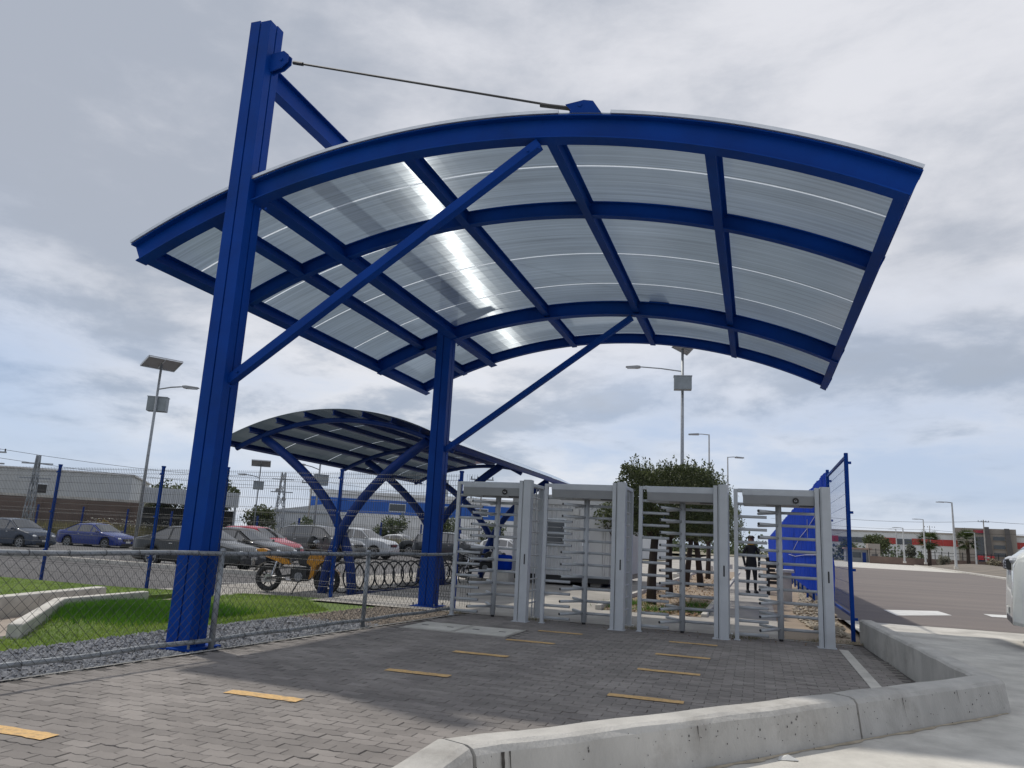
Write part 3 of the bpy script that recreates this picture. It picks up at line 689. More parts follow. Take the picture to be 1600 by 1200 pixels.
# ------------------------------------------------------------------ blue sheeted fence on the right of the path
bf = thing('blue_sheeted_fence', 'tall fence clad in blue sheeting running back along the path on the right', 'fence')
def bfx(y): return 1.41
BY = [13.2, 16.6]+[16.6+2.6*k for k in range(1, 17)]+[63.4, 68.6, 73.8, 79, 84.2, 89.4, 94.6, 99.8]
for i, y in enumerate(BY):
    x = bfx(y); o = MB().cbox(x-.03, x+.03, y-.03, y+.03, 0, 2.96 if i == 0 else 3.03, .006).build('post', blue, bf)
    if i < 2:
        for z in (.35, 1.1, 2.0, 2.8): MB().box(x+.03, x+.075, y-.02, y+.02, z-.02, z+.02).build('clamp', blue, o)
for i in range(len(BY)-1):
    y0, y1 = BY[i]+.03, BY[i+1]-.03; zb = .42
    for z in ((2.97, .36) if i else (2.90, .40)): MB().bar((bfx(y0), y0, z), (bfx(y1), y1, z), .035, .045).build('rail', blue, bf)
    if i == 0:                                   # first bay: open welded mesh, a strip of sheeting low down
        b = MB(); n = 30
        for k in range(n+1): y = y0+(y1-y0)*k/n; b.tube([(bfx(y)-.02, y, .47), (bfx(y)-.02, y, 2.85)], .0022, 3, False)
        for z in np.arange(.5, 2.85, .2): b.tube([(bfx(y0)-.02, y0, z), (bfx(y1)-.02, y1, z)], .003, 3, False)
        b.build('mesh_panel', blue, bf)
        def sheetpanel(ya, yb, za, zt, nm='sheet', mat=None):
            b = MB(); ny, nz = max(4, int((yb-ya)/(.09 if ya < 40 else .4))), 14; V = []; F = []
            for sd in (0, 1):
                for a in range(ny+1):
                    for c in range(nz+1):
                        y = ya+(yb-ya)*a/ny; z = za+(zt(y) if callable(zt) else zt)*1.0*c/nz-za*c/nz
                        V.append((bfx(y)-.035-.004*sd+.006*math.sin(y*11)+.012*math.sin(z*5+y*3), y, z))
            q = (ny+1)*(nz+1)
            for sd in (0, 1):
                for a in range(ny):
                    for c in range(nz):
                        k = sd*q+a*(nz+1)+c; f = (k, k+nz+1, k+nz+2, k+1); F.append(f if sd else f[::-1])
            o = b.add(V, F).build(nm, mat or bluesheet, bf); o.data.shade_smooth(); return o
        bluesheet = M('blue plastic sheeting', (.002, .034, .34), .75, 0, .25, 2.5, .25, 14, spec=.06)
        sheetpanel(15.6, y1, .42, lambda y: 1.2+.9*(y-15.6)/.97, 'torn_sheet')
    else: sheetpanel(y0-.04, y1+.04, .34, 2.99)
for pts in ([(1.35, 19.0, 2.25), (1.345, 22.5, 2.0), (1.35, 27.0, 1.8), (1.345, 33.0, 1.3)], [(1.35, 19.4, 1.3), (1.345, 24.0, 1.28), (1.35, 30.0, 1.2), (1.345, 36.0, 1.25)], [(1.34, 22.4, 2.25), (1.34, 22.45, 1.75)]):
    MB().tube(pts, .008, 5).build('white_cord', whitep, bf)

# rubble along the fence foot, soil strip, planting bed
sheet('soil_strip', .35, 1.62, 12.76, 100, .012, soil)
stones(1500, (lambda y: bfx(y)-.12-.55*math.exp(-((y-17.5)/5)**2), lambda y: bfx(y)+.0, 13.6, 27), .045, M('pale rubble', (.3, .26, .2), .9, 0, .3, 5, 0, 30, attr='rnd', col2=(.42, .37, .3)), 'rubble', 'pale broken rubble heaped along the blue fence foot', lambda x, y: .02+.28*math.exp(-((y-18)/3.5)**2)*max(0, 1-abs(x-bfx(y)+.15)/.6)*random.random())
sheet('planting_bed', -3.0, -1.05, 15.4, 48, .014, soil)
kerb('bed_kerb', [(-3.05, 15.3), (-3.05, 47)], 'long pale kerb on the car park side of the tree bed', .12, -.05, .11)
kerb('bed_kerb', [(-1.0, 15.5), (-1.0, 47)], 'long pale kerb on the path side of the tree bed', .12, -.05, .07)
litter = leafmat('leaf litter', (.10, .05, .025), (.34, .22, .10), .1)
def quads(name, C_, size, mat, label=None, parent=None, kind='stuff', flat=False, asp=.55):
    n = len(C_); 
    if flat: nr = rng.normal(0, .35, (n, 3)); nr[:, 2] = 1
    else: nr = rng.normal(0, 1, (n, 3))
    nr /= np.linalg.norm(nr, axis=1)[:, None]; t = np.cross(nr, rng.normal(0, 1, (n, 3))); t /= np.linalg.norm(t, axis=1)[:, None]; u = np.cross(nr, t)
    s_ = size*rng.uniform(.6, 1.3, (n, 1)); V = np.stack([C_-t*s_, C_+u*s_*asp, C_+t*s_, C_-u*s_*asp], 1); F = np.arange(4*n).reshape(n, 4)
    return link(name, arrmesh(name, V, F, mat, np.repeat(rng.random(n), 4)), parent, label=label, kind=kind)
P_ = np.stack([rng.uniform(-2.95, -1.1, 2200), 15.45+22*rng.random(2200)**1.6, rng.uniform(.018, .06, 2200)], -1); quads('leaf_litter', P_, .04, litter, 'brown fallen leaves scattered in the tree bed', flat=True)
def tuft_pt():
    c = random.choice([(-2.8, 16.2), (-1.25, 16.4), (-2.7, 17.2), (-1.3, 18.2), (-2.0, 16.0)]); return random.gauss(c[0], .16), random.gauss(c[1], .3)
blades(1300, tuft_pt, .14, .007, grassd, 'weed_tufts', 'green weed tufts in the tree bed', lambda x, y: True, lambda x, y: .01, .6)

# clipped trees in the bed
def crown_pts(n, sx, sy, z0, z1):
    P = rng.uniform(-1, 1, (n, 3)); k = rng.integers(0, 3, n); e = rng.random(n) < .72
    for a in range(3):
        q = e & (k == a); P[q, a] = np.sign(P[q, a])*(1-np.abs(rng.normal(0, .16, q.sum())))
    rc = 1-.10*np.clip(np.abs(P[:, 2])-.55, 0, 1)**1.0*1.6; P[:, 0] *= sx*rc*(1+.06*np.sin(P[:, 1]*5)+.05*np.sin(P[:, 2]*6)); P[:, 1] *= sy; P[:, 2] = (z0+z1)/2+P[:, 2]*(z1-z0)/2+.07*np.sin(P[:, 0]*4.3)+.05*np.sin(P[:, 1]*6)
    P[:, 2] += .10*np.sin(P[:, 0]*7+P[:, 1]*3)*(P[:, 2] < z0+.2)
    return P
def sprigs(n, sx, sy, z1, hmax=.4):
    out = []
    for _ in range(n):
        x, y = random.uniform(-sx, sx), random.uniform(-sy, sy); h = random.uniform(.08, hmax)*random.random()**.5; lx, ly = random.gauss(0, .12), random.gauss(0, .12)
        for k in range(int(h/.018)): f = k*.018; out.append((x+lx*f/h*h+random.gauss(0, .018), y+ly*f+random.gauss(0, .018), z1+f))
    return np.array(out)
def clipped_tree(loc, label, forks, sx=1.02, sy=1.2, z0=1.66, z1=3.02, n=30000, side=0):
    t = thing('clipped_tree', label, 'tree', loc, group='clipped trees in the bed')
    for pts, r0 in forks:
        m_ = len(pts); MB().tube(pts, [r0*(1-.35*i/(m_-1)) for i in range(m_)], 10).build('trunk', barkm, t, smooth=True)
    for k in range(7):
        a = k*.9+.3; p0 = Vector((.06*math.cos(a), .06*math.sin(a), 1.55)); p1 = p0+Vector((.75*math.cos(a), .75*math.sin(a), .7))
        MB().tube([p0, (p0+p1)/2+Vector((0, 0, .1)), p1], [.035, .025, .01], 6).build('limb', barkm, t)
    c = crown_pts(n, sx, sy, z0, z1); c[:, 0] += .42
    sp = sprigs(230, sx*.97, sy*.95, z1-.10, .5); sp[:, 0] += .42
    side_ = sprigs(10, .25, sy*.8, 0, .5); side_ = side_[:, [2, 1, 0]]; side_[:, 0] += sx+.38; side_[:, 2] += random.uniform(2.0, 2.7)+rng.uniform(-.5, .4, len(side_))
    o = quads('crown', np.concatenate([c, sp, side_]), .031, leaf, None, t)
    return t
clipped_tree((-2.3, 17.7, 0), 'nearest box-clipped tree with one straight dark trunk, behind the third turnstile', [([(0, 0, 0), (.0, 0, .5), (.03, .02, 1.1), (.12, 0, 2.1)], .12)])
clipped_tree((-2.18, 20.4, 0), 'second clipped tree in the bed, its straight trunk right of the nearest one', [([(0, 0, 0), (-.03, 0, .8), (0, .05, 2.1)], .105)], n=16000)
clipped_tree((-2.2, 26.6, 0), 'clipped tree with two trunks leaning together in the middle of the bed', [([(-.1, 0, 0), (.0, 0, 1.0), (.12, 0, 2.0)], .11), ([(.35, .5, 0), (.28, .3, 1.0), (.16, .1, 2.0)], .12)], n=11000)
clipped_tree((-2.06, 34.7, 0), 'farthest clipped tree in the bed', [([(0, 0, 0), (.03, 0, 1), (0, 0, 2.1)], .12)], n=8000)
# looser tree beside the cabin
def loose_tree(loc, label, h, r, n, size=.07, mat=None, zc=None, group=None, trunk_r=.09, name='leafy_tree', flatt=.8):
    t = thing(name, label, 'tree', loc, group=group)
    zc = zc or h-r*flatt
    MB().tube([(0, 0, -.3), (.05, .02, zc*.5), (.0, 0, zc)], [trunk_r, trunk_r*.8, trunk_r*.45], 8).build('trunk', barkm, t, smooth=True)
    cl = []
    for k in range(14):
        a = rng.normal(0, 1, 3); a /= np.linalg.norm(a); c = a*r*rng.uniform(.35, .8); c[2] *= flatt; rr = r*rng.uniform(.28, .48)
        q = rng.normal(0, 1, (n//14, 3)); q /= np.linalg.norm(q, axis=1)[:, None]; cl.append(c+q*rr*rng.uniform(.5, 1.05, (len(q), 1))+np.array([0, 0, zc]))
        if k < 5: MB().tube([(0, 0, zc*.7), tuple(c*.9+np.array([0, 0, zc]))], [trunk_r*.4, trunk_r*.15], 5).build('limb', barkm, t)
    quads('crown', np.concatenate(cl), size, mat or leaf2, None, t); return t
loose_tree((-4.1, 22.5, 0), 'small loose leafy tree in front of the white cabin', 2.75, .75, 1100, .05, leaf, trunk_r=.05)

# ------------------------------------------------------------------ white portable cabin
cb_ = thing('portable_cabin', 'white corrugated portable cabin with windows standing behind the turnstiles', 'cabin', (-7.25, 22.6, 0))
def corr(x0, x1, z0, z1, y, ax, pitch=.14, d=.03):
    b = MB(); n = int(abs(x1-x0)/pitch); prof = []
    for i in range(n):
        u = x0+(x1-x0)*i/n; w = (x1-x0)/n; prof += [(u, 0), (u+w*.35, 0), (u+w*.5, d), (u+w*.85, d)]
    prof.append((x1, 0)); V = []
    for u, o in prof: V += ([(u, y-o, z0), (u, y-o, z1)] if ax == 'x' else [(y+o, u, z0), (y+o, u, z1)])
    b.add(V, [(2*i, 2*i+2, 2*i+3, 2*i+1) for i in range(len(prof)-1)]); return b
wc = M('cabin wall paint', (.62, .63, .63), .55, 0, .05, 2, dirt=.25, dirtcol=(.42, .41, .4))
MB().box(0, 3.1, 0, 6.2, .30, 2.55).build('body', wc, cb_)
corr(.02, 3.08, .32, 2.4, -.004, 'x').build('front_cladding', wc, cb_); corr(.02, 6.18, .32, 2.4, 3.104, 'y').build('side_cladding', wc, cb_)
MB().box(-.04, 3.16, -.06, 6.26, 2.42, 2.62).build('roof_edge', wc, cb_)
MB().box(.02, 3.08, .02, 6.18, 2.62, 2.72).build('roof', M('cabin roof', (.5, .5, .5), .6), cb_)
MB().box(0.05, 3.05, .1, 6.1, .12, .30).build('chassis', blackp, cb_)
for q in ((.5, .4), (2.6, .4), (2.6, 5.6)): MB().box(q[0]-.15, q[0]+.15, q[1]-.15, q[1]+.15, 0, .12).build('support_block', conc_d, cb_)
def cwin(x0, x1, z0, z1, ax='x'):
    f = MB(); e = .045
    if ax == 'x':
        for a in ((x0, x1, z0, z0+e), (x0, x1, z1-e, z1), (x0, x0+e, z0+e, z1-e), (x1-e, x1, z0+e, z1-e)): f.box(a[0], a[1], -.06, -.03, a[2], a[3])
        o = f.build('window', alu, cb_); MB().box(x0+e, x1-e, -.05, -.045, z0+e, z1-e).build('pane', pane, o)
        for k in range(5): zz_ = z0+e+(z1-z0-2*e)*(k+.5)/5; MB().box(x0+e, x1-e, -.057, -.052, zz_-.006, zz_+.006).build('blind_slat', wc, o)
    else:
        for a in ((x0, x1, z0, z0+e), (x0, x1, z1-e, z1), (x0, x0+e, z0+e, z1-e), (x1-e, x1, z0+e, z1-e)): f.box(3.13, 3.16, a[0], a[1], a[2], a[3])
        o = f.build('window', blackp, cb_); MB().box(3.14, 3.145, x0+e, x1-e, z0+e, z1-e).build('pane', pane, o)
cwin(.95, 1.7, 1.15, 2.0); cwin(2.2, 2.75, 1.0, 2.05, 'y')
d = MB().box(2.15, 2.85, -.05, -.03, .34, 2.3).build('door', wc, cb_); MB().box(2.22, 2.27, -.075, -.05, 1.2, 1.3).build('handle', chrome, d)
MB().box(1.75, 2.1, -.06, -.035, 2.12, 2.3).build('notice_plate', whitep, cb_)
# litter drum
dr = thing('blue_drum', 'blue plastic drum standing by the white cabin', 'drum', (-7.35, 22.0, .0))
b = MB(); b.tube([(0, 0, .38), (0, 0, .44), (0, 0, .78), (0, 0, .82)], [.27, .29, .29, .26], 20).build('body', bluesheet, dr, smooth=True)
MB().torus((0, 0, .6), (0, 0, 1), .29, .014, 24, 6).build('hoop', bluesheet, dr)
MB().cbox(-.3, .3, -.3, .3, .0, .38, .02).build('plinth', conc, dr)

# ------------------------------------------------------------------ person in black
def person(loc, rz, label):
    t = thing('person', label, 'person', loc, rz)
    J = [(0,0,.93),(0,.0,1.12),(0,.01,1.33),(0,.0,1.44),(0,-.01,1.52),(0,-.015,1.62),(0,-.015,1.71),
         (.17,.0,1.40),(.25,.01,1.14),(.22,-.07,.92),(.21,-.09,.83),(-.17,.0,1.40),(-.25,.01,1.14),(-.22,-.07,.92),(-.21,-.09,.83),
         (.09,0,.86),(.11,-.02,.48),(.12,.02,.09),(.13,-.13,.04),(-.09,0,.86),(-.11,-.02,.48),(-.12,.02,.09),(-.13,-.13,.04)]
    E_ = [(0,1),(1,2),(2,3),(3,4),(4,5),(5,6),(3,7),(7,8),(8,9),(9,10),(3,11),(11,12),(12,13),(13,14),(0,15),(15,16),(16,17),(17,18),(0,19),(19,20),(20,21),(21,22)]
    Rr = {0:.16,1:.145,2:.16,3:.11,4:.055,5:.095,6:.075,7:.075,8:.055,9:.042,10:.045,11:.075,12:.055,13:.042,14:.045,15:.115,16:.075,17:.05,18:.05,19:.115,20:.075,21:.05,22:.05}
    me = bpy.data.meshes.new('body'); me.from_pydata(J, E_, []); o = link('body', me, t)
    md = o.modifiers.new('skin', 'SKIN'); md.use_smooth_shade = True
    if not me.skin_vertices: me.attributes
    sv = me.skin_vertices[0].data
    for i, r in Rr.items(): sv[i].radius = (r, r*.85)
    sv[0].use_root = True
    o.modifiers.new('sub', 'SUBSURF').levels = 2; o.modifiers['sub'].render_levels = 2
    me.materials.append(M('black uniform cloth', (.012, .013, .016), .8, 0, .3, 12, .3))
    skin = M('skin', (.32, .19, .13), .55)
    h = MB().blob((0, -.02, 1.64), .105, 16, 12, (.82, .95, 1.18)).build('head', skin, t, smooth=True)
    MB().blob((0, -.125, 1.63), .02, 8, 6, (.7, 1, 1.2)).build('nose', skin, h)
    for s in (-1, 1):
        MB().blob((.035*s, -.113, 1.66), .012, 8, 6).build('eye', black, h); MB().blob((.088*s, -.01, 1.64), .025, 8, 6, (.4, .8, 1.3)).build('ear', skin, h)
    MB().box(-.025, .025, -.122, -.108, 1.585, 1.592).build('mouth', redl, h)
    MB().blob((0, .01, 1.69), .105, 14, 8, (.95, 1.05, .75)).build('hair', black, t)
    MB().tube([(0, 0, 1.70), (0, 0, 1.735), (0, 0, 1.78)], [.12, .115, .07], 16).build('cap', M('dark cap', (.03, .02, .02), .8), t)
    MB().prism([(-.08, -.08), (.08, -.08), (.06, -.19), (-.06, -.19)], 1.705, 1.72, 'z').build('cap_peak', M('dark cap peak', (.03, .02, .02), .8), t)
    MB().torus((0, -.01, 1.52), (0, 0, 1), .07, .035, 18, 8).build('yellow_scarf', M('yellow neck cloth', (.6, .36, .08), .85, 0, .2, 20, .3), t)
    for s in (-1, 1):
        hd = MB().blob((.21*s, -.10, .79), .04, 10, 8, (.55, .9, 1.2)).build('hand', skin, t)
        for k, (l_, dy) in enumerate(((.07, -.025), (.08, -.008), (.075, .01), (.06, .026))):
            MB().tube([(.21*s, -.10+dy, .76), (.212*s, -.105+dy, .73-l_*.35), (.205*s, -.115+dy, .735-l_*.75)], [.0095, .009, .007], 6).build('finger', skin, hd)
        MB().tube([(.205*s, -.13, .79), (.195*s, -.15, .765), (.19*s, -.155, .74)], [.011, .0105, .008], 6).build('thumb', skin, hd)
        MB().cbox(.075*s if s > 0 else -.175, .175 if s > 0 else -.075, -.22, .08, 0, .09, .03).build('shoe', black, t)
    return t
person((-.17, 25.3, .01), R(12), 'person in black standing on the path behind the rightmost turnstile')
# black litter stand and concrete post beside the fence
ls = thing('black_stand', 'dark upright stand with slats beside the blue sheeting', 'stand', (.52, 25.0, 0))
for x in (-.2, .2): MB().box(x-.05, x+.05, -.05, .05, 0, 1.15).build('upright', black, ls)
for k in range(6): MB().box(-.2, .2, -.03, .0, .35+.12*k, .44+.12*k).build('slat', black, ls)
cp_ = thing('concrete_block', 'squat pale concrete block with a white top beside the path', 'block', (.72, 22.3, 0))
bevel(MB().box(-.17, .17, -.17, .17, 0, .78).build('block', conc, cp_), .02); bevel(MB().box(-.24, .24, -.24, .24, .78, .86).build('top', whitep, cp_), .01)

# ------------------------------------------------------------------ bicycle shelter
XS, ZS, RS = -9.72, -2.62, 6.80; TS_ = math.asin(3.12/6.8)
sh = thing('bicycle_shelter', 'arched bicycle shelter with smoked roof on crossed blue tube legs', 'shelter', (-9.72, 16.0, -.26))
so_ = Vector((-9.72, 16.0, -.26))
def spart(b, name, mat, smooth=False, parent=None): b.v = [(x-so_.x, y-so_.y, z-so_.z) for x, y, z in b.v]; return b.build(name, mat, parent or sh, smooth)
def apt(t, y, r): return (XS+r*math.sin(t), y, ZS+r*math.cos(t))
for fy in (16.0, 21.4, 26.8):
    spart(MB().tube([apt(-TS_+2*TS_*k/30, fy, RS-.20) for k in range(31)], .068, 12), 'arch_tube', blue_dk, True)
    for s in (-1, 1):
        pts = []
        for k in range(15):
            f = k/14; x0, x1 = -9.42-.33*s*-1, -9.62-2.35*s*1
            x = (-9.42+.36*s)+((-9.65-2.32*s)-(-9.42+.36*s))*(f**2.1*.86+f*.14) ; z = -.26+(ZS+math.sqrt((RS-.26)**2-((-9.65-2.32*s)-XS)**2)+.26)*(f**.86)
            pts.append((x, fy+.07*s, z))
        spart(MB().tube(pts, .115, 14), 'leg', blue_dk, True)
    spart(MB().cbox(-10.3, -8.5, fy-.28, fy+.28, -.30, -.16, .02), 'footing', conc_d)
for k in range(9):
    t = -TS_+2*TS_*k/8; u = Vector((math.sin(t), 0, math.cos(t))); c = Vector((XS, 0, ZS))+u*(RS-.085)
    spart(MB().ibeam(c+Vector((0, 15.55, 0)), c+Vector((0, 27.5, 0)), .09, .13, .012, u), 'purlin', blue_dk)
ys = [15.5, 18.0, 20.5, 23.0, 25.4, 27.6]
for i in range(5):
    b = MB(); V = []
    for k in range(37):
        t = -TS_*1.01+2*TS_*1.01*k/36; V += [apt(t, ys[i]+.012, RS), apt(t, ys[i+1]-.012, RS)]
    b.add(V, [(2*k, 2*k+1, 2*k+3, 2*k+2) for k in range(36)]); spart(b, 'roof_sheet', poly2, True)
# bicycle rack: base rails and rings
rk = thing('bicycle_rack', 'black ring bicycle rack under the shelter', 'rack', (-9.75, 19.5, -.26))
for x in (-.12, .12): MB().box(x-.03, x+.03, -2.9, 4.2, .0, .05).build('base_rail', blue_dk, rk)
for k in range(13):
    MB().torus((0, -2.75+.56*k, .42), (.25, 1, 0), .36, .022, 28, 7).build('ring', M('rack black', (.01, .012, .02), .45) if k == 0 else bpy.data.materials['rack black'], rk, smooth=True)
def bicycle(loc, rz, label):
    t = thing('bicycle', label, 'bicycle', loc, rz)
    for x in (-.5, .52):
        w = MB().torus((x, 0, .33), (0, 1, 0), .315, .018, 28, 6).build('tyre', black, t); MB().disc((x, 0, .33), (0, 1, 0), .025, .09, 10).build('hub', chrome, w)
        for k in range(10): a = math.pi*2*k/10; MB().tube([(x, 0, .33), (x+.3*math.cos(a), 0, .33+.3*math.sin(a))], .0018, 3).build('spoke', chrome, w)
    fr = MB()
    for p, q in (((-.5, .33), (-.05, .30)), ((-.05, .30), (-.2, .82)), ((-.5, .33), (-.18, .76)), ((-.18, .76), (.36, .80)), ((-.05, .30), (.38, .70)), ((.33, .92), (.52, .33))): fr.tube([(p[0], 0, p[1]), (q[0], 0, q[1])], .016, 8)
    fr.build('frame', blackp, t)
    MB().tube([(.33, -.27, .98), (.36, -.1, 1.0), (.33, 0, .94), (.36, .1, 1.0), (.33, .27, .98)], .013, 8).build('handlebar', blackp, t)
    MB().prism([(-.36, .84), (-.08, .86), (-.1, .9), (-.34, .9)], -.07, .07).build('saddle', black, t)
    MB().disc((-.05, 0, .30), (0, 1, 0), .09, .02, 16).build('chainwheel', chrome, t)
    for s in (-1, 1): MB().box(-.05+s*.13-.04, -.05+s*.13+.04, s*.06-.03, s*.06+.03, .26, .28).build('pedal', black, t)
    return t
bicycle((-9.2, 22.8, -.26), R(78), 'black bicycle leaning in the far end of the rack')

def foot_pt(): c = random.choice([(-.32, 12.35), (-1.9, 12.4), (-3.5, 12.45), (.9, 12.8), (-.1, 12.5), (-4.98, 12.5), (1.35, 12.9)]); return random.gauss(c[0], .12), random.gauss(c[1], .09)
blades(700, foot_pt, .07, .003, weedm, 'dry_tufts', 'dry grass tufts at the turnstile feet', lambda x, y: True, lambda x, y: .004, .9)
P_ = np.stack([rng.normal(-.2, 1.6, 260), rng.normal(12.35, .25, 260), rng.uniform(.008, .02, 260)], -1); P_ = P_[(P_[:, 0] > -4.8) & (P_[:, 0] < 1.3)]; quads('blown_leaves', P_, .016, litter, 'small blown leaves along the turnstile feet', flat=True)

# ------------------------------------------------------------------ cars
def interp(P, x):
    if x <= P[0][0]: return P[0][1]
    for (a, b), (c, d) in zip(P, P[1:]):
        if x <= c: return b+(d-b)*(x-a)/(c-a)
    return P[-1][1]
KIND = {   # profile of the top line from tail (-x) to nose (+x), belt height, half width, wheel x, wheel radius
 'sedan': dict(top=[(-2.28,.55),(-2.22,.98),(-1.70,1.06),(-.95,1.40),(-.30,1.46),(.20,1.43),(1.02,.98),(1.95,.80),(2.18,.66),(2.26,.45)], belt=.93, w=.88, wx=(-1.32,1.38), r=.32, gl=(-1.55,.95)),
 'hatch': dict(top=[(-1.98,.55),(-1.93,1.0),(-1.72,1.32),(-1.2,1.50),(-.30,1.55),(.25,1.50),(1.02,1.04),(1.78,.86),(1.98,.70),(2.05,.45)], belt=.97, w=.87, wx=(-1.22,1.30), r=.32, gl=(-1.72,.95)),
 'suv':   dict(top=[(-2.25,.6),(-2.2,1.12),(-1.98,1.55),(-1.5,1.70),(-.20,1.74),(.40,1.68),(1.05,1.20),(1.95,1.06),(2.2,.90),(2.27,.5)], belt=1.12, w=.93, wx=(-1.35,1.38), r=.37, gl=(-1.95,1.0)),
 'van':   dict(top=[(-2.6,.6),(-2.58,1.2),(-2.45,2.15),(-2.2,2.22),(1.1,2.2),(1.55,2.08),(2.36,1.34),(2.49,1.24),(2.56,1.04),(2.58,.5)], belt=1.2, w=.95, wx=(-1.5,1.5), r=.36, gl=(-2.3,1.95)),
}
TYRE = {}
def wheel(parent, x, y, r):
    if r not in TYRE:
        b = MB(); n = 28
        b.tube([(0, -.11, 0), (0, -.10, 0), (0, .10, 0), (0, .11, 0)], [r*.93, r, r, r*.93], n)
        rm = MB(); rm.torus((0, -.095, 0), (0, 1, 0), r*.62, r*.07, 24, 6); rm.disc((0, -.085, 0), (0, 1, 0), r*.14, .05, 12)
        for k in range(5):
            a = 2*math.pi*k/5
            for e in (-.13, .13): rm.bar((0, -.098, 0), (r*.62*math.cos(a+e), -.098, r*.62*math.sin(a+e)), .02, r*.10, (0, 1, 0))
        TYRE[r] = (b.mesh('tyre', black, True), rm.mesh('rim', rimm))
    w = link('wheel', None, parent, (x, y, r)); w.rotation_euler = (0, random.uniform(0, 6), 0 if y < 0 else math.pi)
    link('tyre', TYRE[r][0], w); link('rim', TYRE[r][1], w)
def car(kind, pm, loc, rz, label, group='cars in the car park', plate=True, name='parked_car'):
    K = KIND[kind]; t = thing(name, label, 'van' if kind == 'van' else 'car', loc, rz, group)
    top, belt, w = K['top'], K['belt'], K['w']; x0, x1 = top[0][0], top[-1][0]; NX = 90; rows = []
    g0, g1 = K['gl']
    def widths(x):
        e = min((x-x0), (x1-x)); k = 1-.16*(1-min(1, e/.55))**2.2; return w*k
    def ring(x):
        zt = interp(top, x); ww = widths(x); zb = .22+.05*max(0, 1-min(x-x0, x1-x)/.3)
        for wx in K['wx']:
            q = (K['r']+.055)**2-(x-wx)**2
            if q > 0: zb = max(zb, K['r']+math.sqrt(q))
        zs = min(belt, zt-.05); cab = max(0, zt-belt); tuck = .27*min(1, cab/.5)*1.0; wt = ww-tuck*.8-.02
        zb = min(zb, zs-.06)
        pr = [(ww-.05, zb), (ww, zb+.05 if zb+.05 < zs else zs-.03), (ww+.005, (zb+zs)*.5+.02), (ww-.012, zs-.02), (ww-.03, zs)]
        pr += [(ww-.03-(ww-.03-wt)*f, zs+(zt-.04-zs)*f) for f in (.33, .66, 1)]
        pr += [(wt-.09, zt-.005), (wt*.5, zt+.018), (0, zt+.024)]
        return pr
    V = []; F = []; m_ = 21
    for i in range(NX+1):
        x = x0+(x1-x0)*i/NX; p = ring(x); full = [(y, z) for y, z in p]+[(-y, z) for y, z in p[-2::-1]]
        V += [(x, y, z) for y, z in full]
    for i in range(NX):
        for k in range(m_-1): F.append((i*m_+k, i*m_+k+1, i*m_+m_+k+1, i*m_+m_+k))
    F += [tuple(range(m_)), tuple(range(NX*m_+m_-1, NX*m_-1, -1))]
    b = MB(); b.add(V, F); body = b.build('body', pm, t); body.data.shade_smooth()
    try: body.data.set_sharp_from_angle(angle=R(38))
    except Exception: pass
    MB().box(x0+.25, x1-.25, -w+.2, w-.2, .2, .62).build('underbody', black, t)
    for wx in K['wx']:
        for s in (-1, 1): wheel(t, wx, s*(w-.13), K['r'])
    def side_y(x, z):
        p = ring(x); 
        for (ya, za), (yb, zb) in zip(p[4:], p[5:]):
            if za <= z <= zb: return ya+(yb-ya)*(z-za)/(zb-za) if zb > za else ya
        return p[7][0]
    # side windows: strips following the body side
    def sidewin(xa, xb, s):
        n = 14; V = []; 
        for i in range(n+1):
            x = xa+(xb-xa)*i/n; zt = interp(top, x)-.085; zb = belt+.03
            if zt < zb+.015: zt = zb+.015
            for f in (0, .5, 1): z = zb+(zt-zb)*f; V.append((x, s*(side_y(x, z)+.006), z))
        F = [(3*i+k, 3*i+3+k, 3*i+4+k, 3*i+1+k) for i in range(n) for k in range(2)]
        if s > 0: F = [f[::-1] for f in F]
        MB().add(V, F).build('side_window', glass, t)
    cuts = {'sedan': [(-1.45, -.72), (-.64, .22), (.30, .82)], 'hatch': [(-1.6, -.9), (-.82, .2), (.28, .85)], 'suv': [(-1.9, -1.12), (-1.02, -.1), (-.02, .9)], 'van': [(-2.3, -.8), (-.7, .55), (.75, 1.8)]}[kind]
    for xa, xb in cuts:
        for s in (-1, 1): sidewin(xa, xb, s)
    def topwin(xa, xb, nm):
        n = 10; V = []
        for i in range(n+1):
            x = xa+(xb-xa)*i/n; p = ring(x); wt = p[7][0]-.05; zt = interp(top, x)
            for f in (-1, -.5, 0, .5, 1): y = wt*f; V.append((x, y, zt+.026+(-.02 if abs(f) == 1 else (-.004 if f else .002))+.006))
        F = [(5*i+k, 5*i+k+5, 5*i+k+6, 5*i+k+1) for i in range(n) for k in range(4)]; MB().add(V, F).build(nm, glass, t)
    ws = {'sedan': ((.28, .98), (-1.62, -1.0)), 'hatch': ((.32, .98), (-1.9, -1.62)), 'suv': ((.46, 1.0), (-2.16, -1.98)), 'van': ((1.58, 2.34), (-2.57, -2.47))}[kind]
    topwin(*ws[0], 'windscreen'); topwin(*ws[1], 'rear_window')
    nz = interp(top, x1-.12)
    for s in (-1, 1):
        hy = w*.66; MB().blob((x1-.16, s*hy, nz-.06), .13, 10, 6, (1.1, 1.25, .62)).build('headlight', lampg, t)
        MB().blob((x0+.09, s*(w*.7), interp(top, x0+.1)-.16), .11, 10, 6, (.7, 1.2, 1.1)).build('tail_light', redl, t)
        o = MB().blob((K['gl'][1]-.12, s*(w+.10), belt+.07), .09, 10, 6, (.7, 1.1, .75)).build('mirror', pm, t)
        MB().bar((K['gl'][1]-.1, s*(w-.05), belt+.04), (K['gl'][1]-.12, s*(w+.06), belt+.05), .04, .03).build('mirror_arm', blackp, o)
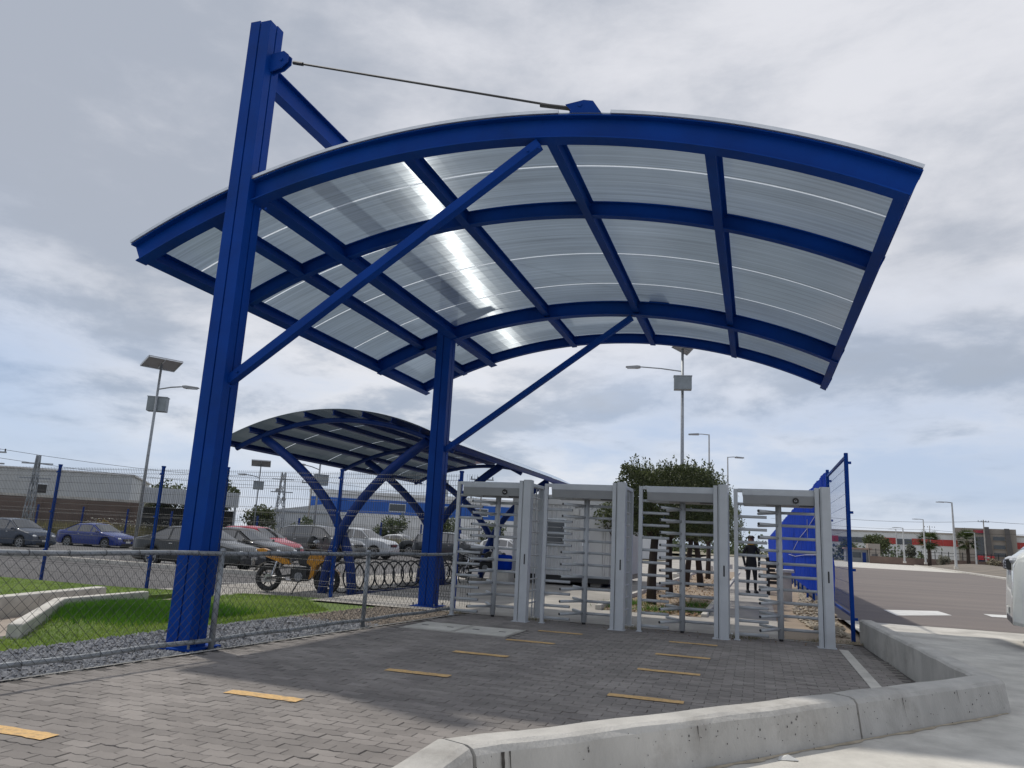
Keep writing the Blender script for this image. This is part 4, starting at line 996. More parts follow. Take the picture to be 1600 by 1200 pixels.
        for hx in (cuts[1][0]+.02, cuts[2][0]+.04): MB().box(hx, hx+.15, s*(w+.005)-.012, s*(w+.005)+.012, belt-.11, belt-.085).build('door_handle', chrome, t)
    gr = MB().cbox(x1-.1, x1+.012, -w*.42, w*.42, nz-.2, nz-.04, .015).build('grille', blackp, t)
    for k in range(3): MB().box(x1+.01, x1+.02, -w*.38, w*.38, nz-.175+.045*k, nz-.165+.045*k).build('grille_bar', chrome, gr)
    MB().disc((x1+.016, 0, nz-.11), (1, 0, 0), .045, .02, 14).build('emblem', chrome, gr)
    MB().cbox(x1-.12, x1+.006, -w*.6, w*.6, .25, .38, .02).build('lower_intake', blackp, t)
    if plate: MB().box(x1+.006, x1+.022, -.17, .17, .40, .50).build('number_plate', whitep, t)
    return t
cp = {n: paint(n+' car paint', c) for n, c in dict(charcoal=(.02, .033, .062), blue=(.006, .025, .19), dark=(.014, .017, .019), black=(.012, .012, .014), red=(.36, .008, .03), grey=(.08, .083, .085), silver=(.42, .44, .46), white=(.62, .63, .63), slate=(.03, .034, .04), bright=(.5, .02, .02)).items()}
ZP = -.27
car('hatch', cp['charcoal'], (-35.2, 28.4, ZP-.1), R(3), 'charcoal hatchback at the far left of the car park').scale = (.93, .93, .93)
car('sedan', cp['blue'], (-35.0, 33.2, ZP-.1), R(3), 'dark blue saloon right of the charcoal hatchback').scale = (.93, .93, .93)
car('sedan', cp['dark'], (-18.95, 22.5, ZP), R(2), 'dark grey saloon partly hidden by the front canopy column')
car('sedan', cp['black'], (-20.0, 26.1, ZP), R(2), 'black saloon with pale bonnet glare right of the front column')
car('hatch', cp['red'], (-21.6, 29.3, ZP), R(2), 'dark red car behind the yellow motorcycle')
car('suv', cp['grey'], (-21.5, 34.4, ZP), R(2), 'grey boxy off-roader beside the dark red car')
car('suv', cp['silver'], (-22.6, 40.5, ZP), R(2), 'silver off-roader behind the crossed shelter legs')
car('hatch', cp['slate'], (-26.0, 47.8, ZP), R(2), 'slate hatchback right of the silver off-roader')
car('sedan', cp['white'], (-26.5, 54.0, ZP), R(2), 'white saloon left of the dark sport utility')
car('suv', cp['dark'], (-21.9, 49.6, ZP), R(182), 'dark sport utility seen from its rear left of the back column')
car('hatch', cp['white'], (-25.5, 62.0, ZP), R(2), 'white hatchback far behind the shelter')
car('sedan', cp['bright'], (-18.6, 46.6, ZP), R(2), 'bright red car seen past the right of the back column')
car('hatch', cp['white'], (-17.3, 52.6, ZP), R(2), 'white hatchback seen through the leftmost turnstile')
car('sedan', cp['red'], (-14.6, 56.2, ZP), R(182), 'red car beside the corrugated cabin wall')
car('suv', cp['slate'], (-16.6, 40.6, ZP), R(2), 'slate sport utility between column and leftmost turnstile')
car('van', paint('van white paint', (.6, .62, .6)), (6.27, 13.4, .17), R(168), 'white van at the right edge with only its front in view', None, name='white_van')

# ------------------------------------------------------------------ motorcycles
def motorcycle(loc, rz, label, main, second, helmet=True):
    t = thing('motorcycle', label, 'motorcycle', loc, rz, 'motorcycles')
    for x in (-.62, .66):
        w = MB().torus((x, 0, .29), (0, 1, 0), .235, .055, 28, 9).build('tyre', black, t, smooth=True)
        rm = MB().torus((x, 0, .29), (0, 1, 0), .185, .014, 24, 6)
        for k in range(6): a = math.pi*2*k/6; rm.bar((x, 0, .29), (x+.18*math.cos(a), 0, .29+.18*math.sin(a)), .025, .03, (0, 1, 0))
        rm.build('rim', blackp, w); MB().disc((x, -.05, .29), (0, 1, 0), .09, .012, 20).build('brake_disc', chrome, w)
    for s in (-1, 1): MB().tube([(.66, .09*s, .29), (.45, .09*s, .86)], .024, 8).build('fork_leg', blackp, t); MB().bar((-.62, .11*s, .29), (-.1, .11*s, .38), .04, .05).build('swing_arm', blackp, t)
    for s in (-1, 1): MB().tube([(-.5, .12*s, .36), (-.42, .12*s, .66)], .03, 8).build('shock', chrome, t)
    e = MB().cbox(-.12, .28, -.14, .14, .26, .56, .04).build('engine', blackp, t); MB().disc((.08, -.15, .36), (0, 1, 0), .09, .03, 16).build('engine_cover', grey_dk, e)
    MB().tube([(.15, .1, .3), (0, .17, .24), (-.6, .18, .30), (-.85, .18, .36)], [.02, .03, .045, .045], 10).build('exhaust', chrome, t)
    # seat, tail, tank, cowl
    MB().prism([(-.72, .80), (-.2, .74), (.05, .74), (.05, .80), (-.2, .81), (-.66, .88)], -.12, .12).build('seat', black, t)
    bevel(MB().prism([(-.95, .90), (-.78, .92), (-.2, .72), (-.12, .60), (-.3, .60), (-.7, .74)], -.10, .10).build('tail_panel', main, t), .02)
    MB().blob((-.93, 0, .86), .06, 10, 6, (.7, 1.3, .8)).build('tail_light', lampg, t)
    bevel(MB().prism([(.05, .60), (.0, .78), (.16, .88), (.36, .84), (.44, .66), (.3, .56)], -.13, .13).build('tank', blackp, t), .04)
    for s in (-1, 1): bevel(MB().prism([(.28, .86), (.5, .90), (.62, .72), (.44, .60), (.40, .38), (.30, .30), (.34, .58), (.22, .66)], s*.13-.02, s*.13+.02).build('side_cowl', main, t), .01)
    MB().blob((.62, 0, .76), .10, 12, 8, (.8, 1.0, 1.0)).build('headlight_cowl', second, t); MB().disc((.70, 0, .74), (1, 0, .1), .055, .02, 16).build('headlight', lampg, t)
    n_ = 10; V = []
    for k in range(n_+1): a = R(20+130*k/n_); V += [(.66+.31*math.cos(a), -.07, .29+.31*math.sin(a)), (.66+.31*math.cos(a), .07, .29+.31*math.sin(a))]
    MB().add(V, [(2*k, 2*k+1, 2*k+3, 2*k+2) for k in range(n_)]).build('front_mudguard', second, t)
    V = []
    for k in range(n_+1): a = R(60+100*k/n_); V += [(-.62+.33*math.cos(a), -.08, .31+.33*math.sin(a)), (-.62+.33*math.cos(a), .08, .31+.33*math.sin(a))]
    MB().add(V, [(2*k, 2*k+1, 2*k+3, 2*k+2) for k in range(n_)]).build('rear_mudguard', blackp, t)
    MB().tube([(.34, -.36, .96), (.42, -.2, .99), (.45, 0, .93), (.42, .2, .99), (.34, .36, .96)], .014, 8).build('handlebar', blackp, t)
    for s in (-1, 1):
        MB().tube([(.33, .36*s, .955), (.29, .46*s, .94)], .02, 8).build('grip', black, t)
        o = MB().tube([(.40, .24*s, .99), (.40, .30*s, 1.16)], .007, 6).build('mirror_stem', blackp, t); MB().blob((.40, .31*s, 1.18), .055, 10, 6, (.35, 1.1, .8)).build('mirror', blackp, o)
    MB().tube([(.1, -.14, .28), (.02, -.3, -.0)], .014, 6).build('side_stand', blackp, t)
    MB().box(-1.0, -.99, -.08, .08, .55, .68).build('number_plate', whitep, t)
    t.scale = (1.15, 1.15, 1.12)
    if helmet:
        h = link('helmet', None, None, None, None, 'dark open helmet hung on the yellow motorcycle handlebar', 'helmet'); h.location = Vector(loc)+Matrix.Rotation(rz, 3, 'Z')@Vector((.42, -.34, 1.24))
        MB().blob((0, 0, 0), .15, 16, 10, (.95, .85, 1.0)).build('shell', blackp, h, smooth=True); MB().blob((.05, 0, .01), .135, 14, 8, (.9, .8, .55)).build('visor', lampg, h, smooth=True)
    return t
ylw = paint('yellow motorcycle paint', (.62, .27, .015))
motorcycle((-10.78, 16.36, -.255), R(14), 'yellow and black motorcycle parked before the shelter leg', ylw, ylw)
motorcycle((-9.3, 25.7, -.15), R(10), 'black and white motorcycle seen through the leftmost turnstile', paint('white motorcycle paint', (.6, .6, .6)), blackp, False)

# ------------------------------------------------------------------ lamps
def solar_lamp(loc, H, rz, label, arm=1.3, pr=.07, panel=(1.4, .95), tilt=22, prz=0):
    t = thing('solar_street_lamp', label, 'street lamp', loc, rz, 'solar street lamps')
    MB().tube([(0, 0, .25), (0, 0, H*.5), (0, 0, H)], [pr, pr*.85, pr*.65], 14).build('pole', galv, t, smooth=True)
    MB().box(-.2, .2, -.2, .2, .22, .26).build('base_plate', galv, t); bevel(MB().box(-.38, .38, -.38, .38, -.1, .22).build('plinth', conc, t), .02)
    a = R(tilt); pw, pd = panel; p = MB(); c = Vector((0, 0, H+.05)); rot = Matrix.Rotation(R(prz), 3, 'Z'); ux = rot@Vector((1, 0, 0)); uy = rot@Vector((0, math.cos(a), math.sin(a))); un = ux.cross(uy)
    def slab(u0, u1, v0, v1, n0, n1): 
        q = [c+ux*i+uy*j+un*k for k in (n0, n1) for j in (v0, v1) for i in (u0, u1)]
        return MB().add(q, [(0, 2, 3, 1), (4, 5, 7, 6), (0, 1, 5, 4), (1, 3, 7, 5), (3, 2, 6, 7), (2, 0, 4, 6)])
    pn = slab(-pw/2, pw/2, -pd/2, pd/2, 0, .035).build('solar_panel', M('solar back sheet', (.30, .30, .31), .5) if 'solar back sheet' not in bpy.data.materials else bpy.data.materials['solar back sheet'], t)
    slab(-pw/2+.02, pw/2-.02, -pd/2+.02, pd/2-.02, .035, .038).build('cells', pane, pn)
    for (u0, u1, v0, v1) in ((-pw/2, pw/2, -pd/2, -pd/2+.03), (-pw/2, pw/2, pd/2-.03, pd/2), (-pw/2, -pw/2+.03, -pd/2, pd/2), (pw/2-.03, pw/2, -pd/2, pd/2), (-.02, .02, -pd/2, pd/2)): slab(u0, u1, v0, v1, -.035, .0).build('panel_frame', alu, pn)
    MB().tube([(0, 0, H-1.05), (arm*.5, 0, H-.92), (arm, 0, H-.85)], .028, 8).build('arm', galv, t)
    lh = bevel(MB().prism([(arm-.05, H-.90), (arm+.1, H-.93), (arm+.62, H-.88), (arm+.60, H-.84), (arm+.1, H-.80), (arm-.05, H-.82)], -.12, .12).build('lamp_head', grey_dk, t), .02)
    MB().box(arm+.15, arm+.55, -.08, .08, H-.932, H-.905).build('lens', lampg, lh)
    bx_ = bevel(MB().box(-.38, .38, .08, .48, H-1.95, H-1.35).build('battery_box', M('lamp box grey', (.22, .25, .27), .5) if 'lamp box grey' not in bpy.data.materials else bpy.data.materials['lamp box grey'], t), .01)
    MB().box(-.40, .40, .06, .50, H-1.36, H-1.33).build('lid', galv, bx_)
    return t
solar_lamp((-23.7, 24.35, -.27), 8.0, R(28), 'solar street lamp on the left, standing on a concrete plinth', 1.0, tilt=-18, prz=35)
solar_lamp((-35.9, 48.1, -.27), 6.2, R(215), 'distant solar street lamp left of the shelter roof', 1.0, .06, tilt=24)
solar_lamp((-24.2, 37.9, -.27), 6.0, R(240), 'solar street lamp half hidden under the shelter eave', 1.0, .07)
rl = solar_lamp((-3.03, 33.05, 0), 10.05, R(188), 'tall solar street lamp seen below the canopy right of its strut', 1.9, .09, (1.2, .8), 26, -80)
def street_lamp(loc, H, rz, label, arm=1.2, pr=.06, double=False, grp='slim street lamps'):
    t = thing('street_lamp', label, 'street lamp', loc, rz, grp)
    MB().tube([(0, 0, 0), (0, 0, H*.6), (0, 0, H)], [pr*1.3, pr, pr*.7], 10).build('pole', M('pale pole', (.45, .46, .46), .5) if 'pale pole' not in bpy.data.materials else bpy.data.materials['pale pole'], t)
    MB().box(-.2, .2, -.2, .2, 0, .3).build('base', conc, t)
    for s in ((1, -1) if double else (1,)):
        MB().tube([(0, 0, H-.03), (s*arm*.4, 0, H+.02), (s*arm, 0, H+.02)], pr*.5, 6).build('arm', galv, t); MB().prism([(s*arm*.6, H-.05), (s*arm*1.2, H-.04), (s*arm*1.2, H+.03), (s*arm*.6, H+.06)], -.13, .13).build('lamp_head', grey_dk, t)
    return t
street_lamp((-2.74, 47.9, 0), 8.35, R(180), 'slim grey street lamp above the clipped trees', 1.05)
street_lamp((-1.9, 56, 0), 7.9, R(25), 'far slim lamp with raised arm right of the clipped tree top', 1.0)
K_ = 1.6
for (x, y, zt, zb, rz, lab) in ((12.85, 58.6, 5.27, .85, 180, 'tallest white street lamp on the gravel mound at right'), (15.7, 83.5, 5.2, .95, 180, 'white street lamp left of the tallest one, beside a palm'), (17.2, 108.7, 5.0, .6, 150, 'distant street lamp with a curved arm near the round tree'), (22.2, 92.4, 4.4, .95, 180, 'street lamp between the tallest lamp and the office block'), (13.9, 83.8, 4.3, .95, 180, 'short distant lamp pole left of the palms')):
    z0 = 1.317+(zb-1.317)*K_; z1 = 1.317+(zt-1.317)*K_
    street_lamp((x*K_, y*K_, z0-.1), z1-z0+.1, R(rz), lab, 1.3, .11, grp='street lamps on the right')

# ------------------------------------------------------------------ left and middle distance
def building(name, label, loc, rz, cat='building'): return thing(name, label, cat, loc, rz)
# car park island with kerb stones, white bay lines
isl = sheet('parking_island', -32, -15.5, 21.3, 22.0, ZP+.10, M('island soil', (.16, .125, .105), .95, 0, .3, 2, .5))
kerb('island_kerb', [(-32, 21.25), (-15.5, 21.25)], 'pale kerb along the front of the car park island', .13, ZP-.05, ZP+.14)
for i, y in enumerate((24.4, 27.7, 31.0, 36.8)): poly_sheet('bay_line', [(-22.5, y), (-17.2, y), (-17.2, y+.11), (-22.5, y+.11)], ZP+.006, whitep, None, label=['white bay line nearest the dark grey saloon', 'white bay line between the black and the dark red cars', 'white bay line right of the dark red car', 'white bay line right of the grey off-roader'][i], cat='road marking', group='bay lines')
poly_sheet('lane_line', [(-14, 17.6), (-9.9, 19.6), (-9.9, 19.72), (-14, 17.72)], ZP+.006, whitep, None, label='long white line on the asphalt behind the yellow motorcycle', cat='road marking')
# dark boundary fence of the car park (posts and wires) and the weeds behind
ff = thing('boundary_fence', 'far low dark blue fence behind the parked cars', 'fence')
def ffy(x): return 39.5+(x+46)*.50
for i in range(14):
    x = -52+2.6*i; MB().box(x-.05, x+.05, ffy(x)-.05, ffy(x)+.05, -.3, 2.0).build('post', blue_dk, ff)
    b = MB()
    for k in range(24): xx = x+2.6*k/24; b.tube([(xx, ffy(xx), -.2), (xx, ffy(xx), 1.75)], .006, 3, False)
    for z in (.0, .5, 1.0, 1.5, 1.75): b.tube([(x, ffy(x), z), (x+2.6, ffy(x+2.6), z)], .007, 3, False)
    b.build('mesh_panel', wire, ff)
def weed_pt(): x = random.uniform(-60, -17); return x, ffy(x)+1.0+abs(random.gauss(0, 2.2))
blades(26000, weed_pt, 1.25, .035, weedm, 'dry_weeds', 'tall dry weeds behind the far fence', lambda x, y: True, lambda x, y: -.4, .22)
P_ = np.array([(x, ffy(x)+2+random.random()*2, .75+random.random()*.55) for x in rng.uniform(-46, -33, 700)]); quads('weed_flowers', P_, .07, flower, 'small white flowers on the weeds behind the far fence', flat=True)
# brown wall and grey warehouse
bwl = building('brown_boundary_wall', 'long brown block wall behind the weeds on the left', (0, 0, 0), 0, 'wall')
brk = M('brown block wall', (.16, .115, .095), .9, 0, .18, .6, .3, 8, dirt=.3, dirtcol=(.1, .08, .07))
def slab2(p, q, z0, z1, th): return MB().bar((*p, (z0+z1)/2), (*q, (z0+z1)/2), th, z1-z0)
slab2((-66, 33), (-48.2, 50.6), -.5, 2.65, .25).build('wall', brk, bwl); slab2((-66, 33), (-48.15, 50.65), 2.655, 2.85, .34).build('coping', conc, bwl)
for k in range(8): f = (k+.5)/8; x, y = -66+17.8*f, 33+17.6*f; MB().box(x-.2, x+.2, y-.2, y+.2, -.5, 2.66).build('pier', brk, bwl)
wh = building('grey_warehouse', 'long pale grey metal warehouse behind the brown wall', (-78, 46, -.5), math.atan2(13.6, 17.0))
gm = M('pale metal cladding', (.46, .48, .49), .55, .1, .06, .4)
MB().box(-6, 22.8, .05, 18, 0, 6.1).build('wall', gm, wh)
cl = corr(-6, 22.8, .0, 6.1, 0, 'x', .9, .05).build('cladding', gm, wh); MB().box(-6.2, 23, -.15, 18.2, 6.1, 6.25).build('roof_edge', M('pale flashing', (.6, .6, .6), .5), wh)
for x in (8.0, 15.0): w_ = MB().box(x-.45, x+.45, -.09, -.05, 3.9, 4.7).build('vent', blackp, wh); MB().box(x-.55, x+.55, -.12, -.09, 4.7, 4.8).build('hood', alu, w_)
MB().box(8.9, 9.5, -.6, -.06, 2.5, 5.2).build('duct', galv, wh)
# metal shed
sd = building('metal_shed', 'open metal shed with pale corrugated fascia beside dark trees', (-42.2, 43.4, -.4), math.atan2(1.4, 1.6))
MB().box(0, 6.5, 2, 5, 0, 2.7).build('back_wall', M('dark shed interior', (.03, .03, .03), .9), sd); corr(-.1, 6.6, 2.95, 3.95, -.02, 'x', .3, .06).build('fascia', gm, sd); MB().box(-.15, 6.65, 0, 5, 3.95, 4.05).build('roof', gm, sd)
for x in (.1, 3.2, 6.4): MB().box(x-.08, x+.08, .02, .18, 0, 2.95).build('post', galv, sd)
loose_tree((-44.5, 48.5, -.4), 'dark bushy tree left of the metal shed', 4.9, 2.0, 2400, .14, leaf)
loose_tree((-40.5, 49.5, -.4), 'dark round tree above the metal shed roof', 5.3, 1.7, 2200, .14, leaf)
loose_tree((-37.2, 50.5, -.4), 'dark green bush right of the front canopy column', 3.2, 1.5, 1600, .13, leaf, trunk_r=.07)
loose_tree((-36.5, 56.0, -.4), 'pale green bush behind the far fence by the dark red car', 2.6, 1.6, 1500, .12, leaf2, trunk_r=.06)
loose_tree((-47.0, 45.0, -.4), 'low bush with yellow tint before the brown wall', 1.6, 1.0, 900, .1, leafmat('yellowing leaves', (.12, .1, .02), (.4, .25, .04)), trunk_r=.05, name='bush')
for i, (x, y, h, lab) in enumerate(((-33.5, 66, 3.5, 'round green tree before the blue and white building, left one'), (-30.0, 70, 3.7, 'round green tree before the blue and white building, middle one'), (-26, 74, 3.6, 'green tree before the blue and white building by the back column'), (-22, 76, 3.5, 'green tree seen through the leftmost turnstile'), (-17.6, 77, 3.4, 'green tree partly behind the white cabin'))):
    loose_tree((x, y, -.4), lab, h, 1.75, 1800, .13, leaf2, trunk_r=.09, group='trees before the blue and white building')
# blue and white building
bb = building('blue_white_building', 'low white factory building with a blue band and dark windows', (-52, 80, -.4), math.atan2(6.4, 12.2))
MB().box(0, 46, 0.1, 16, 0, 6.1).build('wall', wallw, bb); bbm = M('blue band panel', (.012, .10, .42), .5, 0, .08, .7)
for k in range(12): MB().box(.05+k*3.83, .05+(k+1)*3.83-.03, .02, .1, 3.9, 5.6).build('band_panel', bbm, bb)
MB().box(-.2, 46.2, -.1, 16.2, 6.1, 6.5).build('parapet', wallw, bb)
for x in (9.6, 15.4, 20.0, 25.5, 31): w_ = MB().box(x, x+2.1, -.02, .02, 4.25, 5.25).build('window', alu, bb); MB().box(x+.08, x+2.02, -.03, -.021, 4.33, 5.17).build('pane', pane, w_)
corr(.05, 45.9, .0, 3.88, .09, 'x', 1.2, .05).build('cladding', wallw, bb)
for x in (17, 20.5, 24.5): MB().tube([(x, 6, 6.1), (x, 6, 9.0)], .35 if x == 17 else .16, 12).build('flue', galv, bb)
gl_ = building('grey_low_building', 'low grey gabled building left of the blue and white one', (-52.5, 71.5, -.4), math.atan2(2.5, 3.8))
MB().prism([(0, 0), (7.2, 0), (7.2, 4.6), (3.8, 4.0), (0, 3.4)], 0, 9).build('wall', gm, gl_); corr(0.05, 7.15, 0, 3.35, -.02, 'x', .6, .04).build('cladding', gm, gl_); MB().box(-.1, 7.3, -.15, 0, 3.35, 3.5).build('gutter', galv, gl_)
# lattice masts
def mast(loc, H, w, label, name='lattice_mast', dishes=((.35, -.2, .62), (-.4, -.2, .74))):
    t = thing(name, label, 'mast', loc, .4)
    for sx_ in (-1, 1):
        for sy in (-1, 1): MB().tube([(sx_*w, sy*w, 0), (sx_*w*.3, sy*w*.3, H)], .05, 5).build('leg', galv, t)
    n = int(H/1.1); br = MB()
    for k in range(n):
        a, c = w*(1-.7*k/n), w*(1-.7*(k+1)/n); z0, z1 = H*k/n, H*(k+1)/n
        for s in (-1, 1): br.tube([(-a, s*a, z0), (c, s*c, z1)], .03, 4); br.tube([(a, s*a, z0), (-c, s*c, z1)], .03, 4); br.tube([(s*a, -a, z0), (s*c, c, z1)], .03, 4)
    br.build('bracing', galv, t)
    for z in (H*.72, H*.9): MB().bar((-1.1, 0, z), (1.1, 0, z), .1, .1).build('cross_arm', galv, t)
    for q in dishes: MB().disc((q[0], q[1], q[2]*H), (.3, 1, 0), .22, .12, 12, .14).build('dish', grey_dk, t)
    return t
mast((-46.0, 65.5, -.4), 7.2, .55, 'lattice radio mast with dishes behind the dark red car')
mast((-50.5, 41.5, -.4), 6.0, .3, 'thin lattice pylon before the grey warehouse', dishes=())
def pole(loc, H, label, arms=1, name='utility_pole', r=.13):
    t = thing(name, label, 'utility pole', loc, .3, 'utility poles')
    MB().tube([(0, 0, -.5), (0, 0, H)], [r, r*.6], 8).build('pole', conc_d, t)
    for k in range(arms): MB().bar((-1.1, 0, H-.4-.9*k), (1.1, 0, H-.4-.9*k), .1, .12).build('cross_arm', galv, t)
    for x in (-1, -.4, .5, 1): MB().tube([(x, 0, H-.35), (x, 0, H-.12)], .05, 6).build('insulator', blackp, t)
    return t
pole((-57.5, 43.2, -.4), 6.8, 'utility pole with transformer at the left edge', 2)
pole((-45.5, 70.0, -.4), 6.9, 'plain pole before the blue and white building left end', 1, r=.1)
pole((-24.5, 66.0, -.4), 7.4, 'slim pole right of the second shelter legs', 1, r=.09)
# power lines
def cable(pts, label, r=.02):
    a = []; 
    for p, q in zip(pts, pts[1:]):
        p, q = Vector(p), Vector(q)
        for k in range(9): f = k/8; a.append(p+(q-p)*f-Vector((0, 0, (q-p).length*.018*4*f*(1-f))))
    MB().tube(a, r, 4).build('power_line', black, label=label, cat='cable', group='power lines')
cable([(-90, 30, 10.5), (-57.5, 43.2, 6.3), (-45.5, 70, 6.4), (-20, 110, 7.4)], 'upper power line crossing the sky at the left', .016)
cable([(-90, 30, 9.2), (-57.5, 43.2, 5.6), (-45.5, 70, 5.7), (-20, 110, 6.6)], 'lower power line crossing the sky at the left', .016)

# ------------------------------------------------------------------ right distance (scaled out to real size)
def far(x, y, z): return Vector((x*K_, y*K_, 1.317+(z-1.317)*K_))
sheet('far_ground', -60, 330, 160, 420, .02, dirtm)
# gravel mound
b = MB(); V = []; F = []; nx, ny = 50, 16
edge = [(24.5, 116), (30, 112), (36, 104), (42, 88), (34, 74), (60, 80)]
for i in range(nx+1):
    for j in range(ny+1):
        f = i/nx; g = j/ny; xa, ya = 36.0-17.0*f, 200-142*f; 
        x = xa*.93+g*60*(.35+.65*f); y = ya+g*16*(1-f*.3)
        rise = sst(0, .12, g); V.append((x, y, .09+rise*(.62+.18*math.sin(f*19)+.12*math.sin(g*23+f*7))*(sst(0, .06, f))))
for i in range(nx):
    for j in range(ny): a = i*(ny+1)+j; F.append((a, a+ny+1, a+ny+2, a+1))
gmnd = MB().add(V, F); o = gmnd.build('gravel_mound', M('mound gravel', (.10, .09, .078), .95, 0, .35, .9, 1.0, 6, stretch=(.25, 1, 1), col2=(.24, .205, .165)), kind='structure')
kb = [(36.0*.93-17.0*f*.93, 200-142*f) for f in np.linspace(0, 1, 9)]
t = thing('mound_kerb', 'long pale kerb curving along the foot of the gravel mound', 'kerb')
for p, q in zip(kb, kb[1:]): MB().bar((p[0]-.3, p[1], .12), (q[0]-.3, q[1], .12), .5, .22).build('kerb_length', conc, t)
# warehouse with red band
rw = building('red_band_warehouse', 'long white warehouse with a red and dark band across the road', (0, 0, 0), 0)
p0, p1 = far(9.5, 150.5, 0), far(32.7, 146.4, 0); p2, p3 = far(38.8, 145, 0), far(62, 140, 0)
def wseg(a, c, z0, z1, th, nm, mat, par): return MB().bar((a.x, a.y, (z0+z1)/2), (c.x, c.y, (z0+z1)/2), th, z1-z0).build(nm, mat, par)
for a, c in ((p0, p1), (p2, p3)):
    wseg(a, c, -1, 8.35, 1.0, 'wall', wallw, rw); wseg(a, c, 8.35, 8.75, 1.4, 'roof_edge', M('warm flashing', (.4, .36, .32), .6), rw)
    n = 10
    for k in range(n):
        q0, q1 = a+(c-a)*(k/n), a+(c-a)*((k+.985)/n); off = Vector((0, -.6, 0)); dark = k in (2, 3, 6)
        wseg(q0+off, q1+off, 5.2, 6.9 if not dark else 6.7, .12, 'dark_glazing' if dark else 'red_panel', pane if dark else M('red band paint', (.42, .045, .04), .5) if 'red band paint' not in bpy.data.materials else bpy.data.materials['red band paint'], rw)
# office block
ob = building('office_block', 'brown office front with slanted dark pylons and a red entrance canopy', far(32.6, 146.2, 0)*1.0, -.21)
ob.location.z = 0; BR = M('taupe render', (.30, .27, .24), .8, 0, .08, .3); DK = M('dark cladding', (.10, .095, .095), .6)
MB().box(0, 13.2, -2.2, 6, -1, 10.2).build('wall', BR, ob)
MB().prism([(-.8, 10.2), (3.6, 10.2), (3.6, -1), (1.2, -1)], -2.9, -2.2).build('slanted_wall', BR, ob)
for x, h in ((6.1, 10.6), (10.6, 10.3)): MB().prism([(x, h), (x+1.1, h), (x+1.9, -1), (x+.6, -1)], -3.4, -2.2).build('pylon', DK, ob)
MB().box(3.7, 6.3, -2.3, -2.21, 2.9, 8.0).build('glass_front', pane, ob)
for k in range(4): MB().box(3.75+k*.62, 3.82+k*.62, -2.36, -2.31, 2.9, 8.0).build('mullion', DK, ob)
for z in (3.0, 5.0, 7.2): w_ = MB().box(8.0, 10.6, -2.3, -2.21, z, z+.95).build('window', pane, ob); MB().box(7.9, 10.7, -2.45, -2.21, z-.12, z-.02).build('sill', BR, ob)
cn2 = MB().box(4.2, 7.9, -4.0, -2.3, 2.0, 3.1).build('entrance_canopy', M('red canopy', (.42, .03, .04), .5), ob)
for k, ww in enumerate((.14, .34, .34)): MB().box(5.6+k*.42, 5.6+k*.42+ww, -4.06, -4.0, 2.35, 2.8).build('sign_character', whitep, cn2)
sg = MB().box(3.4, 6.3, -2.42, -2.3, 9.0, 9.75).build('sign', M('red sign', (.35, .03, .06), .5), ob); MB().box(3.9, 6.1, -2.40, -2.3, 8.7, 8.95).build('sign_strapline', DK, ob)
MB().box(4.4, 7.4, -2.3, -2.2, -1, 2.0).build('entrance_glazing', M('blue entrance', (.03, .08, .2), .3), ob)
# guard house
gh = building('guard_house', 'small grey guard house with a flat roof beyond the concrete yard', far(11.2, 109.5, 0), 0); gh.location.z = .05
gcol = M('grey render', (.20, .21, .22), .8); MB().box(0, 4.2, 0, 4, 0, 2.7).build('wall', gcol, gh); MB().box(-.3, 5.0, -.5, 4.2, 2.7, 3.0).build('roof', M('guard roof', (.25, .17, .14), .7), gh); MB().box(4.3, 6.6, -.4, 3, 0, 4.0).build('gate_tower', BR, gh)
w_ = MB().box(1.3, 2.9, -.05, -.01, 1.0, 2.1).build('window', pane, gh); MB().box(3.2, 3.9, -.05, -.01, 0, 2.1).build('door', blue_dk, gh); MB().box(4.9, 6.1, -.45, -.41, 0, 1.9).build('gate_opening', DK, gh)
# dark fence and hedge line before the buildings
gf = thing('dark_railing', 'long dark railing before the red band warehouse', 'fence')
a, c = far(13.5, 105, 0), far(45, 98, 0)
for k in range(46):
    q = a+(c-a)*(k/45); MB().box(q.x-.06, q.x+.06, q.y-.06, q.y+.06, -.2, 3.0).build('post', black, gf)
wseg(a, c, .0, 1.5, .2, 'low_wall', brk, gf); wseg(a, c, 2.7, 2.78, .06, 'rail', black, gf); wseg(a, c, 2.1, 2.16, .06, 'rail', black, gf)
# trees and palms
def scl(x, y): v = far(x, y, 0); return (v.x, v.y, 0)
loose_tree(scl(16.4, 118.8), 'round dark green tree behind the guard house', 6.9, 2.9, 3600, .22, leaf, trunk_r=.25)
loose_tree(scl(12.3, 119.2), 'green tree right behind the blue fence post', 4.6, 2.0, 2200, .2, leaf, trunk_r=.2)
loose_tree(scl(18.0, 104.5), 'grey green shrub left of the nearer palm', 4.0, 1.6, 1500, .18, leafmat('grey green leaves', (.07, .08, .06), (.18, .19, .15)), trunk_r=.1)
loose_tree(scl(30.5, 101.5), 'wide dark hedge bush before the office block', 2.6, 2.6, 2200, .18, leaf, zc=.9, trunk_r=.1, name='hedge_bush', flatt=.5)
loose_tree(scl(26.2, 102.0), 'pale dry shrub left of the hedge bush', 2.3, 1.2, 900, .16, leafmat('dry shrub leaves', (.2, .18, .12), (.4, .36, .26)), trunk_r=.06, name='bush')
loose_tree(scl(20.8, 100.5), 'pale low shrub between the two palms', 2.4, 1.3, 900, .16, leafmat('pale shrub leaves', (.16, .16, .12), (.32, .32, .26)), trunk_r=.06, name='bush')
